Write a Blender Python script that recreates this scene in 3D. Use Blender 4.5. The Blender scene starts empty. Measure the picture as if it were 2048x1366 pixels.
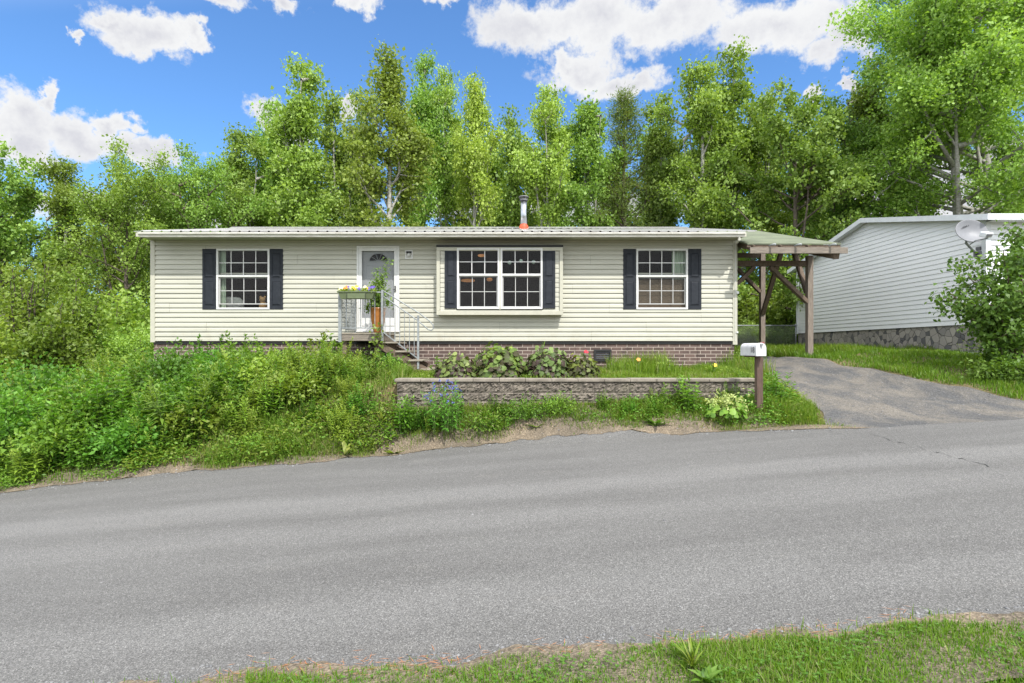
import bpy, math, random
import numpy as np
from mathutils import Vector, Matrix
R = math.radians
SC = bpy.context.scene
COL = SC.collection

# ------------------------------------------------------------------ camera, sky, sun, exposure
EYE = 1.6
F = 1080.0
cam_d = bpy.data.cameras.new("camera"); cam = bpy.data.objects.new("camera", cam_d); COL.objects.link(cam)
cam.location = (0, 0, EYE); cam.rotation_euler = (R(90), 0, 0)
cam_d.sensor_width = 36; cam_d.lens = F / 2048 * 36; cam_d.shift_y = 14 / 2048
cam_d.clip_start = 0.05; cam_d.clip_end = 2000
SC.camera = cam
SC.view_settings.view_transform = 'Standard'; SC.view_settings.look = 'None'
SC.view_settings.exposure = 0.72; SC.view_settings.gamma = 1.0
SUN_TO = Vector((0.45, -1.0, 1.4)).normalized()          # towards the sun
SUN_EL = math.asin(SUN_TO.z); SUN_ROT = math.atan2(SUN_TO.x, SUN_TO.y)
sun_d = bpy.data.lights.new("sun", 'SUN'); sun = bpy.data.objects.new("sun", sun_d); COL.objects.link(sun)
sun_d.energy = 3.35; sun_d.angle = R(0.5); sun_d.color = (1.0, 0.965, 0.915)
sun.rotation_euler = (-SUN_TO).to_track_quat('-Z', 'Y').to_euler(); sun.location = (8, -20, 30)
SKY_STRENGTH = 0.096

def XW(px, D): return (px - 1024) / F * D
def ZW(py, D): return EYE + (697 - py) / F * D

class NT:
    def __init__(s, tree): s.t = tree; s.n = tree.nodes; s.l = tree.links
    def add(s, typ, **kw):
        n = s.n.new(typ)
        for k, v in kw.items():
            if k.startswith('i_'):
                key = k[2:]; key = int(key) if key.isdigit() else key
                s.put(n.inputs[key], v)
            else: setattr(n, k, v)
        return n
    def put(s, sock, v):
        if isinstance(v, bpy.types.NodeSocket): s.l.new(v, sock)
        else:
            if hasattr(sock.default_value, '__len__') and not isinstance(v, (int, float)):
                v = tuple(v)
                if len(sock.default_value) == 4 and len(v) == 3: v = v + (1,)
            sock.default_value = v
    def math(s, op, a, b=None, c=None, clamp=False):
        n = s.n.new('ShaderNodeMath'); n.operation = op; n.use_clamp = clamp
        for i, v in enumerate((a, b, c)):
            if v is not None: s.put(n.inputs[i], v)
        return n.outputs[0]
    def vmath(s, op, a, b=None, out=0):
        n = s.n.new('ShaderNodeVectorMath'); n.operation = op
        s.put(n.inputs[0], a)
        if b is not None: s.put(n.inputs[1], b)
        return n.outputs[out]
    def mix(s, f, a, b, blend='MIX'):
        n = s.n.new('ShaderNodeMix'); n.data_type = 'RGBA'; n.blend_type = blend
        s.put(n.inputs[0], f); s.put(n.inputs[6], a); s.put(n.inputs[7], b)
        return n.outputs[2]
    def noise(s, vec, scale, detail=4, rough=.6, dist=0):
        n = s.n.new('ShaderNodeTexNoise')
        if vec is not None: s.put(n.inputs['Vector'], vec)
        n.inputs['Scale'].default_value = scale; n.inputs['Detail'].default_value = detail
        n.inputs['Roughness'].default_value = rough; n.inputs['Distortion'].default_value = dist
        return n.outputs[0]
    def ramp(s, f, pts, interp='LINEAR'):
        n = s.n.new('ShaderNodeValToRGB'); n.color_ramp.interpolation = interp
        e = n.color_ramp.elements
        while len(e) < len(pts): e.new(.5)
        for i, (p, c) in enumerate(pts):
            e[i].position = p
            e[i].color = tuple(c) + (1,) if not isinstance(c, (int, float)) else (c, c, c, 1)
        s.put(n.inputs[0], f)
        return n.outputs[0]
    def smooth(s, v, lo, hi, a=0., b=1.):
        n = s.n.new('ShaderNodeMapRange'); n.interpolation_type = 'SMOOTHSTEP'
        s.put(n.inputs[0], v)
        for i, q in enumerate((lo, hi, a, b)): n.inputs[i + 1].default_value = q
        return n.outputs[0]

# sky: Nishita air with cumulus placed by compass bearing and height
W = bpy.data.worlds.new("World"); SC.world = W; W.use_nodes = True
w = NT(W.node_tree)
for n in list(w.n): w.n.remove(n)
sky = w.add('ShaderNodeTexSky', sky_type='NISHITA', sun_disc=False)
sky.sun_elevation = SUN_EL; sky.sun_rotation = SUN_ROT; sky.altitude = 200; sky.air_density = 1.0; sky.dust_density = 1.3; sky.ozone_density = 2.0
skyc = w.mix(1.0, sky.outputs[0], (0.84, 1.25, 1.62), 'MULTIPLY')
tc = w.add('ShaderNodeTexCoord')
dirv = w.vmath('NORMALIZE', tc.outputs['Generated'])
sep = w.add('ShaderNodeSeparateXYZ', i_0=dirv)
az = w.math('ARCTAN2', sep.outputs[0], sep.outputs[1]); el = w.math('ARCSINE', sep.outputs[2])
cmb = w.add('ShaderNodeCombineXYZ', i_0=az, i_1=el)
uv = cmb.outputs[0]
wob = w.add('ShaderNodeTexNoise', i_Vector=dirv); wob.inputs['Scale'].default_value = 9; wob.inputs['Detail'].default_value = 5; wob.inputs['Roughness'].default_value = .6
off = w.vmath('MULTIPLY', w.vmath('SUBTRACT', wob.outputs[1], (.5, .5, .5)), (.13, .075, 0))
wob2 = w.add('ShaderNodeTexNoise', i_Vector=dirv); wob2.inputs['Scale'].default_value = 30; wob2.inputs['Detail'].default_value = 6; wob2.inputs['Roughness'].default_value = .62
off2 = w.vmath('MULTIPLY', w.vmath('SUBTRACT', wob2.outputs[1], (.5, .5, .5)), (.075, .055, 0))
uvd = w.vmath('ADD', w.vmath('ADD', uv, off), off2)
CLOUDS = [(290,70,118,46),(375,76,55,24),(172,84,32,17),(235,55,45,28),
 (40,230,120,62),(95,190,36,30),(170,272,130,50),(20,275,100,70),(305,298,85,30),(235,250,50,32),
 (440,-5,75,32),(570,0,60,22),(720,-8,60,28),(885,-2,50,20),
 (1060,52,135,55),(1200,40,160,70),(1350,40,190,66),(1550,48,190,58),(1690,80,85,40),(1722,28,45,20),
 (1165,140,115,50),(1255,170,100,30),(1120,128,55,28),(545,222,68,40),(575,250,60,40),(680,205,26,24),
 (1640,172,30,24),(1715,155,20,18),(1720,400,250,60),(1930,380,260,110),(1120,420,420,34),(330,430,420,30)]
field = None
for (px, py, rx, ry) in CLOUDS:
    tx, tz = (px - 1024) / F, (697 - py) / F
    a0 = math.atan(tx); e0 = math.atan(tz / math.hypot(1, tx))
    k = math.hypot(1, tx)
    q = w.vmath('LENGTH', w.vmath('MULTIPLY', w.vmath('SUBTRACT', uvd, (a0, e0, 0)), (F * k * k / rx, F * k / ry, 0)), out=1)
    field = w.math('SUBTRACT', 1.0, q) if field is None else w.math('MAXIMUM', field, w.math('SUBTRACT', 1.0, q))
fine = w.math('ADD', w.math('MULTIPLY', w.noise(dirv, 20, 8, .66), .75), w.math('MULTIPLY', w.noise(dirv, 70, 6, .7), .25))
puff = w.math('ADD', field, w.math('MULTIPLY', w.math('SUBTRACT', fine, .5), 1.55))
dens = w.smooth(puff, 0.03, 0.46)
# cloud tone: bright heads, slightly grey bellies where the cloud is thick
low = w.add('ShaderNodeTexNoise', i_Vector=w.vmath('ADD', dirv, (0, 0, .03))); low.inputs['Scale'].default_value = 7; low.inputs['Detail'].default_value = 4
tone = w.smooth(w.math('ADD', w.math('MULTIPLY', puff, .55), w.math('SUBTRACT', low.outputs[0], .5)), 0.08, 0.70)
cloudc = w.mix(tone, (5.9, 5.95, 6.0), (4.3, 4.35, 4.75))
mixc = w.mix(dens, skyc, cloudc)
# unseen bright cloud overhead and behind the camera, added as fill light
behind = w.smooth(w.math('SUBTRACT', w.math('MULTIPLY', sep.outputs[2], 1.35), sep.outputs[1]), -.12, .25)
fill_cov = w.smooth(w.noise(dirv, 3.2, 5, .6, .3), .34, .50)
fill_cov = w.math('MULTIPLY', w.math('MULTIPLY', fill_cov, behind), w.smooth(sep.outputs[2], -.02, .08))
mixc = w.mix(fill_cov, mixc, (13.6, 13.8, 14.1))
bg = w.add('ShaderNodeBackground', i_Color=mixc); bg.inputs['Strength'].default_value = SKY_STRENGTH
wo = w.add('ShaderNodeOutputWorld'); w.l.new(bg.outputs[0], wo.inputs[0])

# ------------------------------------------------------------------ helpers
def tag(o, label=None, cat=None, group=None, kind=None):
    if label: o['label'] = label
    if cat: o['category'] = cat
    if group: o['group'] = group
    if kind: o['kind'] = kind
    return o
def empty(name, loc=(0, 0, 0), label=None, cat=None, group=None):
    o = bpy.data.objects.new(name, None); COL.objects.link(o); o.location = loc
    o.empty_display_size = .2
    return tag(o, label, cat, group)
def root_loc(o):
    v = Vector((0, 0, 0))
    while o is not None: v += o.location; o = o.parent
    return v
def link(name, me, mat, parent=None, smooth=False):
    if mat is not None: me.materials.append(mat)
    if smooth: me.polygons.foreach_set('use_smooth', np.ones(len(me.polygons), bool))
    o = bpy.data.objects.new(name, me); COL.objects.link(o)
    if parent is not None:
        o.parent = parent; o.location = -root_loc(parent)
    return o
def dup(root, loc, rz=0., sc=1., label=None, cat=None, group=None):
    r = root.copy(); COL.objects.link(r); r.location = loc; r.rotation_euler = (0, 0, rz)
    r.scale = sc if hasattr(sc, '__len__') else (sc, sc, sc)
    tag(r, label, cat, group)
    for ch in list(root.children):
        c = ch.copy(); COL.objects.link(c); c.parent = r
        for g in ch.children:
            d = g.copy(); COL.objects.link(d); d.parent = c
    return r

class MB:
    def __init__(s): s.v = []; s.f = []
    def add(s, vs, fs):
        b = len(s.v); s.v += [tuple(v) for v in vs]; s.f += [tuple(b + i for i in f) for f in fs]; return s
    def box(s, x0, x1, y0, y1, z0, z1):
        return s.add([(x0,y0,z0),(x1,y0,z0),(x1,y1,z0),(x0,y1,z0),(x0,y0,z1),(x1,y0,z1),(x1,y1,z1),(x0,y1,z1)],
                     [(0,3,2,1),(4,5,6,7),(0,1,5,4),(1,2,6,5),(2,3,7,6),(3,0,4,7)])
    def frame(s, x0, x1, z0, z1, wd, y0, y1, wb=None):        # picture-frame of four butted bars
        wb = wd if wb is None else wb
        s.box(x0, x1, y0, y1, z1 - wd, z1); s.box(x0, x1, y0, y1, z0, z0 + wb)
        s.box(x0, x0 + wd, y0, y1, z0 + wb, z1 - wd); s.box(x1 - wd, x1, y0, y1, z0 + wb, z1 - wd); return s
    def bar(s, p0, p1, wd, h, up=(0, 0, 1)):
        p0, p1 = Vector(p0), Vector(p1); d = (p1 - p0).normalized(); u = Vector(up)
        if abs(d.dot(u)) > .95: u = Vector((0, 1, 0))
        a = d.cross(u).normalized() * wd / 2; b = a.cross(d).normalized() * h / 2
        vs = [p + q for p in (p0, p1) for q in (-a - b, a - b, a + b, -a + b)]
        return s.add(vs, [(3,2,1,0),(4,5,6,7),(0,1,5,4),(1,2,6,5),(2,3,7,6),(3,0,4,7)])
    def tube(s, pts, r, n=8, cap=True):
        pts = [Vector(p) for p in pts]; m = len(pts)
        rs = r if hasattr(r, '__len__') else [r] * m
        b = len(s.v); ref = None
        for i, p in enumerate(pts):
            d = (pts[min(i + 1, m - 1)] - pts[max(i - 1, 0)]).normalized()
            if ref is None: ref = d.orthogonal().normalized()
            ref = (ref - d * ref.dot(d)); ref = ref.normalized() if ref.length > 1e-6 else d.orthogonal().normalized()
            q = d.cross(ref)
            for k in range(n):
                a = 2 * math.pi * k / n
                s.v.append(tuple(p + (ref * math.cos(a) + q * math.sin(a)) * rs[i]))
        for i in range(m - 1):
            for k in range(n):
                s.f.append((b + i*n + k, b + i*n + (k+1) % n, b + (i+1)*n + (k+1) % n, b + (i+1)*n + k))
        if cap:
            s.f.append(tuple(b + k for k in range(n))[::-1]); s.f.append(tuple(b + (m-1)*n + k for k in range(n)))
        return s
    def lathe(s, c, prof, n=24, axis=(0, 0, 1)):
        ax = Vector(axis).normalized(); u = ax.orthogonal().normalized(); v = ax.cross(u); c = Vector(c); b = len(s.v)
        for (r, h) in prof:
            for k in range(n):
                a = 2 * math.pi * k / n
                s.v.append(tuple(c + ax * h + (u * math.cos(a) + v * math.sin(a)) * r))
        for i in range(len(prof) - 1):
            for k in range(n):
                s.f.append((b + i*n + k, b + i*n + (k+1) % n, b + (i+1)*n + (k+1) % n, b + (i+1)*n + k))
        return s
    def extrude(s, prof, axis, a0, a1, cap=True):              # prof: closed list of 2D points, extruded along axis 'x' or 'y'
        n = len(prof); P = []
        for a in (a0, a1):
            for (p, q) in prof: P.append((a, p, q) if axis == 'x' else (p, a, q))
        fs = [(i, (i+1) % n, n + (i+1) % n, n + i) for i in range(n)]
        if cap: fs += [tuple(range(n))[::-1], tuple(range(n, 2*n))]
        return s.add(P, fs)
    def build(s, name, mat, parent=None, smooth=False, bevel=0.):
        me = bpy.data.meshes.new(name); me.from_pydata(s.v, [], s.f); me.validate()
        o = link(name, me, mat, parent, smooth)
        if bevel:
            md = o.modifiers.new('bevel', 'BEVEL'); md.width = bevel; md.segments = 2; md.limit_method = 'ANGLE'; md.angle_limit = R(40)
        return o

# ------------------------------------------------------------------ materials
def principled(name, col, rough=.7, metal=0., spec=.4):
    m = bpy.data.materials.new(name); m.use_nodes = True
    t = NT(m.node_tree); b = t.n['Principled BSDF']
    b.inputs['Roughness'].default_value = rough; b.inputs['Metallic'].default_value = metal
    b.inputs['Specular IOR Level'].default_value = spec
    if col is not None: t.put(b.inputs['Base Color'], col)
    return m, t, b
def surf(name, col, col2=None, rough=.7, metal=0., scale=6., stretch=(1, 1, 1), bump=0., bscale=60., spec=.4, contrast=.18):
    m, t, b = principled(name, None, rough, metal, spec)
    tcn = t.add('ShaderNodeTexCoord'); v = t.vmath('MULTIPLY', tcn.outputs['Object'], stretch)
    f = t.smooth(t.noise(v, scale, 5, .65), .5 - contrast, .5 + contrast)
    col2 = col2 or tuple(c * .8 for c in col)
    t.put(b.inputs['Base Color'], t.mix(f, col2, col))
    if bump:
        bn = t.add('ShaderNodeBump', i_Height=t.noise(v, bscale, 4, .7)); bn.inputs['Strength'].default_value = bump; bn.inputs['Distance'].default_value = .01
        t.l.new(bn.outputs[0], b.inputs['Normal'])
    return m
def leaf_mat(name, cols, trans=.38, rough=.5, varied=.5):
    m = bpy.data.materials.new(name); m.use_nodes = True; t = NT(m.node_tree); b = t.n['Principled BSDF']
    at = t.add('ShaderNodeAttribute', attribute_name='rnd')
    oi = t.add('ShaderNodeObjectInfo')
    c = t.ramp(at.outputs['Fac'], [(i / (len(cols) - 1), cc) for i, cc in enumerate(cols)])
    hs = t.add('ShaderNodeHueSaturation', i_Color=c)
    t.put(hs.inputs['Value'], t.math('ADD', 1 - varied / 2, t.math('MULTIPLY', oi.outputs['Random'], varied)))
    t.put(hs.inputs['Hue'], t.math('ADD', .486, t.math('MULTIPLY', t.math('FRACT', t.math('MULTIPLY', oi.outputs['Random'], 7.3)), .03)))
    t.put(b.inputs['Base Color'], hs.outputs[0]); b.inputs['Roughness'].default_value = rough; b.inputs['Specular IOR Level'].default_value = .35
    tr = t.add('ShaderNodeBsdfTranslucent')
    t.put(tr.inputs[0], t.mix(1.0, hs.outputs[0], (1.25, 1.25, .55), 'MULTIPLY'))
    mx = t.add('ShaderNodeMixShader'); mx.inputs[0].default_value = trans
    t.l.new(b.outputs[0], mx.inputs[1]); t.l.new(tr.outputs[0], mx.inputs[2])
    t.l.new(mx.outputs[0], t.n['Material Output'].inputs[0])
    return m
def glass_mat(name, tint=(1, 1, 1), refl=.10, dirt=0.):
    m = bpy.data.materials.new(name); m.use_nodes = True; t = NT(m.node_tree)
    t.n.remove(t.n['Principled BSDF'])
    tp = t.add('ShaderNodeBsdfTransparent', i_Color=tint); gl = t.add('ShaderNodeBsdfGlossy'); gl.inputs['Roughness'].default_value = .01
    fr = t.add('ShaderNodeFresnel'); fr.inputs['IOR'].default_value = 1.5
    mx = t.add('ShaderNodeMixShader', i_0=t.math('ADD', t.math('MULTIPLY', fr.outputs[0], .4), refl - .04)); t.l.new(tp.outputs[0], mx.inputs[1]); t.l.new(gl.outputs[0], mx.inputs[2])
    t.l.new(mx.outputs[0], t.n['Material Output'].inputs[0]); return m
def screen_mat(name, col, amount):                            # fine insect mesh: partly see-through
    m = bpy.data.materials.new(name); m.use_nodes = True; t = NT(m.node_tree); b = t.n['Principled BSDF']
    t.put(b.inputs['Base Color'], col); b.inputs['Roughness'].default_value = .8
    tp = t.add('ShaderNodeBsdfTransparent'); mx = t.add('ShaderNodeMixShader')
    tcn = t.add('ShaderNodeTexCoord'); v = t.vmath('MULTIPLY', tcn.outputs['Object'], (6, 6, 60))
    t.put(mx.inputs[0], t.math('ADD', amount - .08, t.math('MULTIPLY', t.noise(v, 3, 3), .16)))
    t.l.new(tp.outputs[0], mx.inputs[1]); t.l.new(b.outputs[0], mx.inputs[2])
    t.l.new(mx.outputs[0], t.n['Material Output'].inputs[0]); return m

MT = {}
MT['white'] = surf('white_vinyl', (.66, .66, .64), (.59, .59, .57), .45, scale=5)
MT['gutter'] = surf('gutter_white', (.66, .65, .60), (.42, .40, .34), .5, scale=4, stretch=(1, 4, 6), contrast=.3)
MT['soffit'] = surf('soffit', (.46, .46, .37), (.36, .35, .28), .7, scale=3)
MT['trim'] = surf('siding_trim', (.455, .443, .36), (.40, .39, .315), .55, scale=4)
MT['shutter'] = surf('shutter_black', (.012, .015, .021), (.020, .024, .031), .6, scale=9, spec=.3)
MT['dark'] = surf('dark_paint', (.02, .02, .02), None, .6)
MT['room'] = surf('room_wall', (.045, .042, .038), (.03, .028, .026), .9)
MT['galv'] = surf('galvanised', (.30, .32, .32), (.20, .215, .22), .5, .25, scale=12)
MT['steel'] = surf('stainless', (.50, .52, .55), (.40, .42, .45), .28, 1.0, scale=8)
MT['cap'] = surf('stove_cap', (.24, .24, .25), (.14, .14, .15), .45, .7)
MT['boot'] = surf('red_silicone', (.55, .09, .035), (.42, .07, .03), .55)
MT['wood'] = surf('weathered_wood', (.25, .215, .175), (.13, .11, .09), .85, scale=5, stretch=(1, 6, 9), bump=.3, bscale=20, contrast=.25)
MT['woodv'] = surf('weathered_post', (.27, .225, .185), (.13, .105, .085), .85, scale=6, stretch=(8, 8, .7), bump=.3, bscale=14, contrast=.25)
MT['woodb'] = surf('timber_brown', (.17, .125, .09), (.09, .066, .048), .85, scale=6, stretch=(3, 3, 3), bump=.3, bscale=20, contrast=.25)
MT['deck'] = surf('deck_board', (.33, .29, .23), (.19, .165, .13), .85, scale=4, stretch=(2, 8, 8), bump=.25, bscale=20, contrast=.25)
MT['mailpost'] = surf('mail_post', (.075, .045, .035), (.12, .08, .06), .8, scale=7, stretch=(6, 6, .6), bump=.3)
MT['mailbox'] = surf('mailbox_white', (.60, .60, .61), (.47, .47, .49), .4, scale=9)
MT['number'] = surf('number_black', (.015, .015, .015), None, .5)
MT['redflag'] = surf('flag_red', (.35, .05, .05), None, .5)
MT['roofmetal'] = surf('roof_metal', (.50, .49, .48), (.34, .32, .30), .35, .5, scale=1.2, stretch=(1, .3, 1), contrast=.3)
MT['greenroof'] = surf('green_roll_roofing', (.155, .175, .115), (.11, .125, .085), .95, scale=2, bump=.2, bscale=150)
MT['nsiding'] = surf('white_siding', (.82, .83, .84), (.77, .78, .79), .5, scale=1.0)
MT['nfascia'] = surf('white_fascia', (.72, .74, .76), (.64, .66, .68), .5)
MT['dish'] = surf('dish_grey', (.21, .215, .23), (.18, .185, .20), .5)
MT['dishdark'] = surf('dish_dark', (.16, .16, .17), None, .5)
MT['planter'] = surf('planter_green', (.12, .15, .075), (.10, .125, .06), .6)
MT['pot'] = surf('glazed_pot', (.42, .17, .04), (.20, .075, .02), .22, scale=3, stretch=(3, 3, .8), spec=.6, contrast=.28)
MT['soil'] = surf('soil', (.05, .035, .025), None, .95)
MT['bark'] = surf('pale_bark', (.42, .41, .37), (.20, .19, .165), .9, scale=5, stretch=(2, 2, 5), bump=.3, contrast=.22)
MT['barkd'] = surf('dark_bark', (.13, .105, .08), (.07, .058, .045), .9, scale=8, stretch=(3, 3, 1), bump=.3)
MT['stem'] = surf('green_stem', (.13, .19, .05), (.09, .13, .04), .8)
MT['twig'] = surf('lilac_twig', (.13, .085, .065), (.08, .055, .04), .85)
MT['glass'] = glass_mat('window_glass', (.90, .93, .92), .04)
MT['doorglass'] = screen_mat('storm_screen', (.05, .053, .056), .36)
MT['screen'] = screen_mat('insect_screen', (.030, .027, .027), .17)
MT['door'] = surf('door_paint', (.55, .57, .58), (.50, .52, .53), .5)
MT['blind'] = surf('woven_blind', (.25, .185, .125), (.13, .095, .065), .9, scale=5, stretch=(2, 1, 30), contrast=.2)
MT['fabric'] = surf('curtain_fabric', (.42, .50, .38), (.30, .37, .27), .9, scale=8, stretch=(9, 9, .4))
MT['plaque'] = surf('plaque_wood', (.72, .30, .09), (.52, .20, .06), .6, scale=6, stretch=(2, 1, 9))
MT['pillow'] = surf('pillow_cloth', (.26, .27, .25), (.18, .19, .18), .95)
MT['toy'] = surf('toy_plush', (.40, .25, .11), (.28, .17, .07), .95, scale=20)
MT['ornament'] = surf('ornament', (.45, .55, .50), (.30, .40, .30), .4, scale=20)
MT['lampglass'] = surf('lamp_glass', (.70, .70, .68), (.45, .45, .45), .15, scale=30)
MT['chain'] = surf('chain_link_wire', (.33, .35, .35), None, .5, .6)
MT['redmetal'] = surf('red_sheet', (.50, .11, .05), (.36, .08, .04), .6, stretch=(1, 1, 6))
MT['darkroof'] = surf('dark_shingle', (.06, .052, .045), (.09, .08, .07), .95, bump=.3)

def siding_material():
    m, t, b = principled('cream_siding', None, .48, 0, .45)
    tcn = t.add('ShaderNodeTexCoord'); v = tcn.outputs['Object']
    f1 = t.smooth(t.noise(t.vmath('MULTIPLY', v, (.5, 1, 2)), 2.2, 5, .6), .3, .7)
    f2 = t.smooth(t.noise(t.vmath('MULTIPLY', v, (2, 2, .25)), 5, 4, .7), .58, .85)
    c = t.mix(f1, (.418, .410, .340), (.458, .450, .374)); c = t.mix(t.math('MULTIPLY', f2, .35), c, (.36, .35, .27))
    sz_ = t.add('ShaderNodeSeparateXYZ', i_0=v)
    spl = t.math('MULTIPLY', t.math('SUBTRACT', 1., t.smooth(sz_.outputs[2], 1.8, 2.35)), t.smooth(t.noise(t.vmath('MULTIPLY', v, (1, 1, .6)), 4, 6, .75), .42, .7))
    c = t.mix(t.math('MULTIPLY', spl, .45), c, (.33, .30, .22))
    t.put(b.inputs['Base Color'], c); return m
MT['siding'] = siding_material()

def brick_material():
    m, t, b = principled('brick_skirting', None, .85)
    tcn = t.add('ShaderNodeTexCoord'); s = t.add('ShaderNodeSeparateXYZ', i_0=tcn.outputs['Object'])
    cv = t.add('ShaderNodeCombineXYZ', i_0=s.outputs[0], i_1=s.outputs[2])
    br = t.add('ShaderNodeTexBrick', i_Vector=cv.outputs[0]); br.offset = .5
    for k, q in (('Scale', 1.), ('Mortar Size', .0075), ('Mortar Smooth', .1), ('Bias', 0.), ('Brick Width', .262), ('Row Height', .086)): br.inputs[k].default_value = q
    t.put(br.inputs['Color1'], (.068, .046, .040)); t.put(br.inputs['Color2'], (.12, .080, .068)); t.put(br.inputs['Mortar'], (.40, .34, .29))
    wear = t.smooth(t.noise(tcn.outputs['Object'], 2.4, 6, .7), .48, .72)
    c = t.mix(t.math('MULTIPLY', wear, .5), br.outputs[0], (.19, .125, .105)); 
    c = t.mix(t.math('MULTIPLY', t.smooth(t.noise(tcn.outputs['Object'], 5, 6, .8), .6, .75), .5), c, (.24, .22, .21))
    t.put(b.inputs['Base Color'], c)
    bn = t.add('ShaderNodeBump', i_Height=t.math('MULTIPLY', br.outputs['Fac'], -1.)); bn.inputs['Strength'].default_value = .6; bn.inputs['Distance'].default_value = .008
    t.l.new(bn.outputs[0], b.inputs['Normal']); return m
MT['brick'] = brick_material()

def flagstone_material():
    m, t, b = principled('flagstone_skirting', None, .85)
    tcn = t.add('ShaderNodeTexCoord'); v = t.vmath('ADD', tcn.outputs['Object'], t.vmath('MULTIPLY', t.add('ShaderNodeTexNoise', i_Vector=tcn.outputs['Object'], i_Scale=3.).outputs[1], (.06, .06, .06)))
    va = t.add('ShaderNodeTexVoronoi', i_Vector=v, i_Scale=5.6); va.feature = 'F1'
    ve = t.add('ShaderNodeTexVoronoi', i_Vector=v, i_Scale=5.6); ve.feature = 'DISTANCE_TO_EDGE'
    sc = t.add('ShaderNodeSeparateColor', i_Color=va.outputs['Color'])
    c = t.ramp(sc.outputs[0], [(0, (.075, .075, .08)), (.20, (.12, .12, .125)), (.26, (.30, .275, .245)), (.65, (.42, .385, .34)), (1, (.25, .235, .22))])
    c = t.mix(t.math('MULTIPLY', t.noise(tcn.outputs['Object'], 14, 4), .45), c, (.20, .19, .18))
    c = t.mix(t.smooth(ve.outputs['Distance'], .012, .026), (.035, .033, .03), c)
    t.put(b.inputs['Base Color'], c)
    bn = t.add('ShaderNodeBump', i_Height=t.smooth(ve.outputs['Distance'], .01, .06)); bn.inputs['Strength'].default_value = .6; bn.inputs['Distance'].default_value = .02
    t.l.new(bn.outputs[0], b.inputs['Normal']); return m
MT['flag'] = flagstone_material()

def block_material():
    m, t, b = principled('split_face_block', None, .95)
    tcn = t.add('ShaderNodeTexCoord'); v = tcn.outputs['Object']
    f = t.smooth(t.noise(v, 11, 6, .75), .35, .68)
    c = t.mix(f, (.075, .064, .053), (.25, .215, .175)); c = t.mix(t.math('MULTIPLY', t.smooth(t.noise(v, 1.6, 4), .5, .7), .5), c, (.13, .12, .085))
    t.put(b.inputs['Base Color'], c)
    bn = t.add('ShaderNodeBump', i_Height=t.noise(v, 45, 5, .75)); bn.inputs['Strength'].default_value = .8; bn.inputs['Distance'].default_value = .02
    t.l.new(bn.outputs[0], b.inputs['Normal']); return m
MT['block'] = block_material()
MT['coping'] = surf('concrete_cap', (.29, .255, .21), (.15, .13, .105), .9, scale=5, bump=.3, bscale=90, contrast=.25)

def asphalt_material():
    m, t, b = principled('asphalt', None, .85, 0, .3)
    g = t.add('ShaderNodeNewGeometry'); v = g.outputs['Position']
    big = t.noise(t.vmath('MULTIPLY', v, (.22, 1.5, 0)), 1.4, 5, .6, .3)
    med = t.noise(t.vmath('MULTIPLY', v, (.5, 1.2, 0)), 1.9, 5, .65)
    s = t.add('ShaderNodeSeparateXYZ', i_0=v)
    # two paler wheel tracks, wandering a little
    yy = t.math('ADD', s.outputs[1], t.math('MULTIPLY', t.noise(t.vmath('MULTIPLY', v, (.35, .2, 0)), 1., 2), .9))
    tr1 = t.math('SUBTRACT', 1., t.smooth(t.math('ABSOLUTE', t.math('SUBTRACT', yy, 6.55)), .10, .48))
    tr2 = t.math('SUBTRACT', 1., t.smooth(t.math('ABSOLUTE', t.math('SUBTRACT', yy, 5.55)), .05, .45))
    tr3 = t.math('SUBTRACT', 1., t.smooth(t.math('ABSOLUTE', t.math('SUBTRACT', yy, 3.9)), .05, .42))
    trk = t.math('MAXIMUM', t.math('MAXIMUM', tr1, t.math('MULTIPLY', tr2, .75)), t.math('MULTIPLY', tr3, .6))
    c = t.mix(t.smooth(big, .3, .7), (.112, .109, .105), (.134, .131, .126))
    c = t.mix(t.math('MULTIPLY', trk, .42), c, (.19, .186, .18))
    c = t.mix(t.math('MULTIPLY', t.smooth(med, .58, .78), .4), c, (.18, .17, .155))
    vo = t.add('ShaderNodeTexVoronoi', i_Vector=v, i_Scale=185.); sc = t.add('ShaderNodeSeparateColor', i_Color=vo.outputs['Color'])
    sp = t.ramp(sc.outputs[0], [(0, .48), (.3, .76), (.6, 1.0), (.88, 1.25), (1, 2.0)])
    c = t.mix(1.0, c, sp, 'MULTIPLY')
    stn = t.smooth(t.noise(t.vmath('ADD', t.vmath('MULTIPLY', v, (.8, 1.1, 0)), (7, 3, 0)), 1.1, 6, .7, .6), .62, .74)
    c = t.mix(t.math('MULTIPLY', stn, .22), c, (.07, .068, .066))
    pal = t.smooth(t.noise(t.vmath('ADD', t.vmath('MULTIPLY', v, (1.2, 1.6, 0)), (2, 9, 0)), 1.6, 6, .75, .8), .66, .76)
    c = t.mix(t.math('MULTIPLY', pal, .5), c, (.27, .26, .235))
    t.put(b.inputs['Base Color'], c)
    bn = t.add('ShaderNodeBump', i_Height=t.math('ADD', vo.outputs['Distance'], t.noise(v, 60, 3))); bn.inputs['Strength'].default_value = .3; bn.inputs['Distance'].default_value = .006
    t.l.new(bn.outputs[0], b.inputs['Normal']); return m
MT['asphalt'] = asphalt_material()
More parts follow.
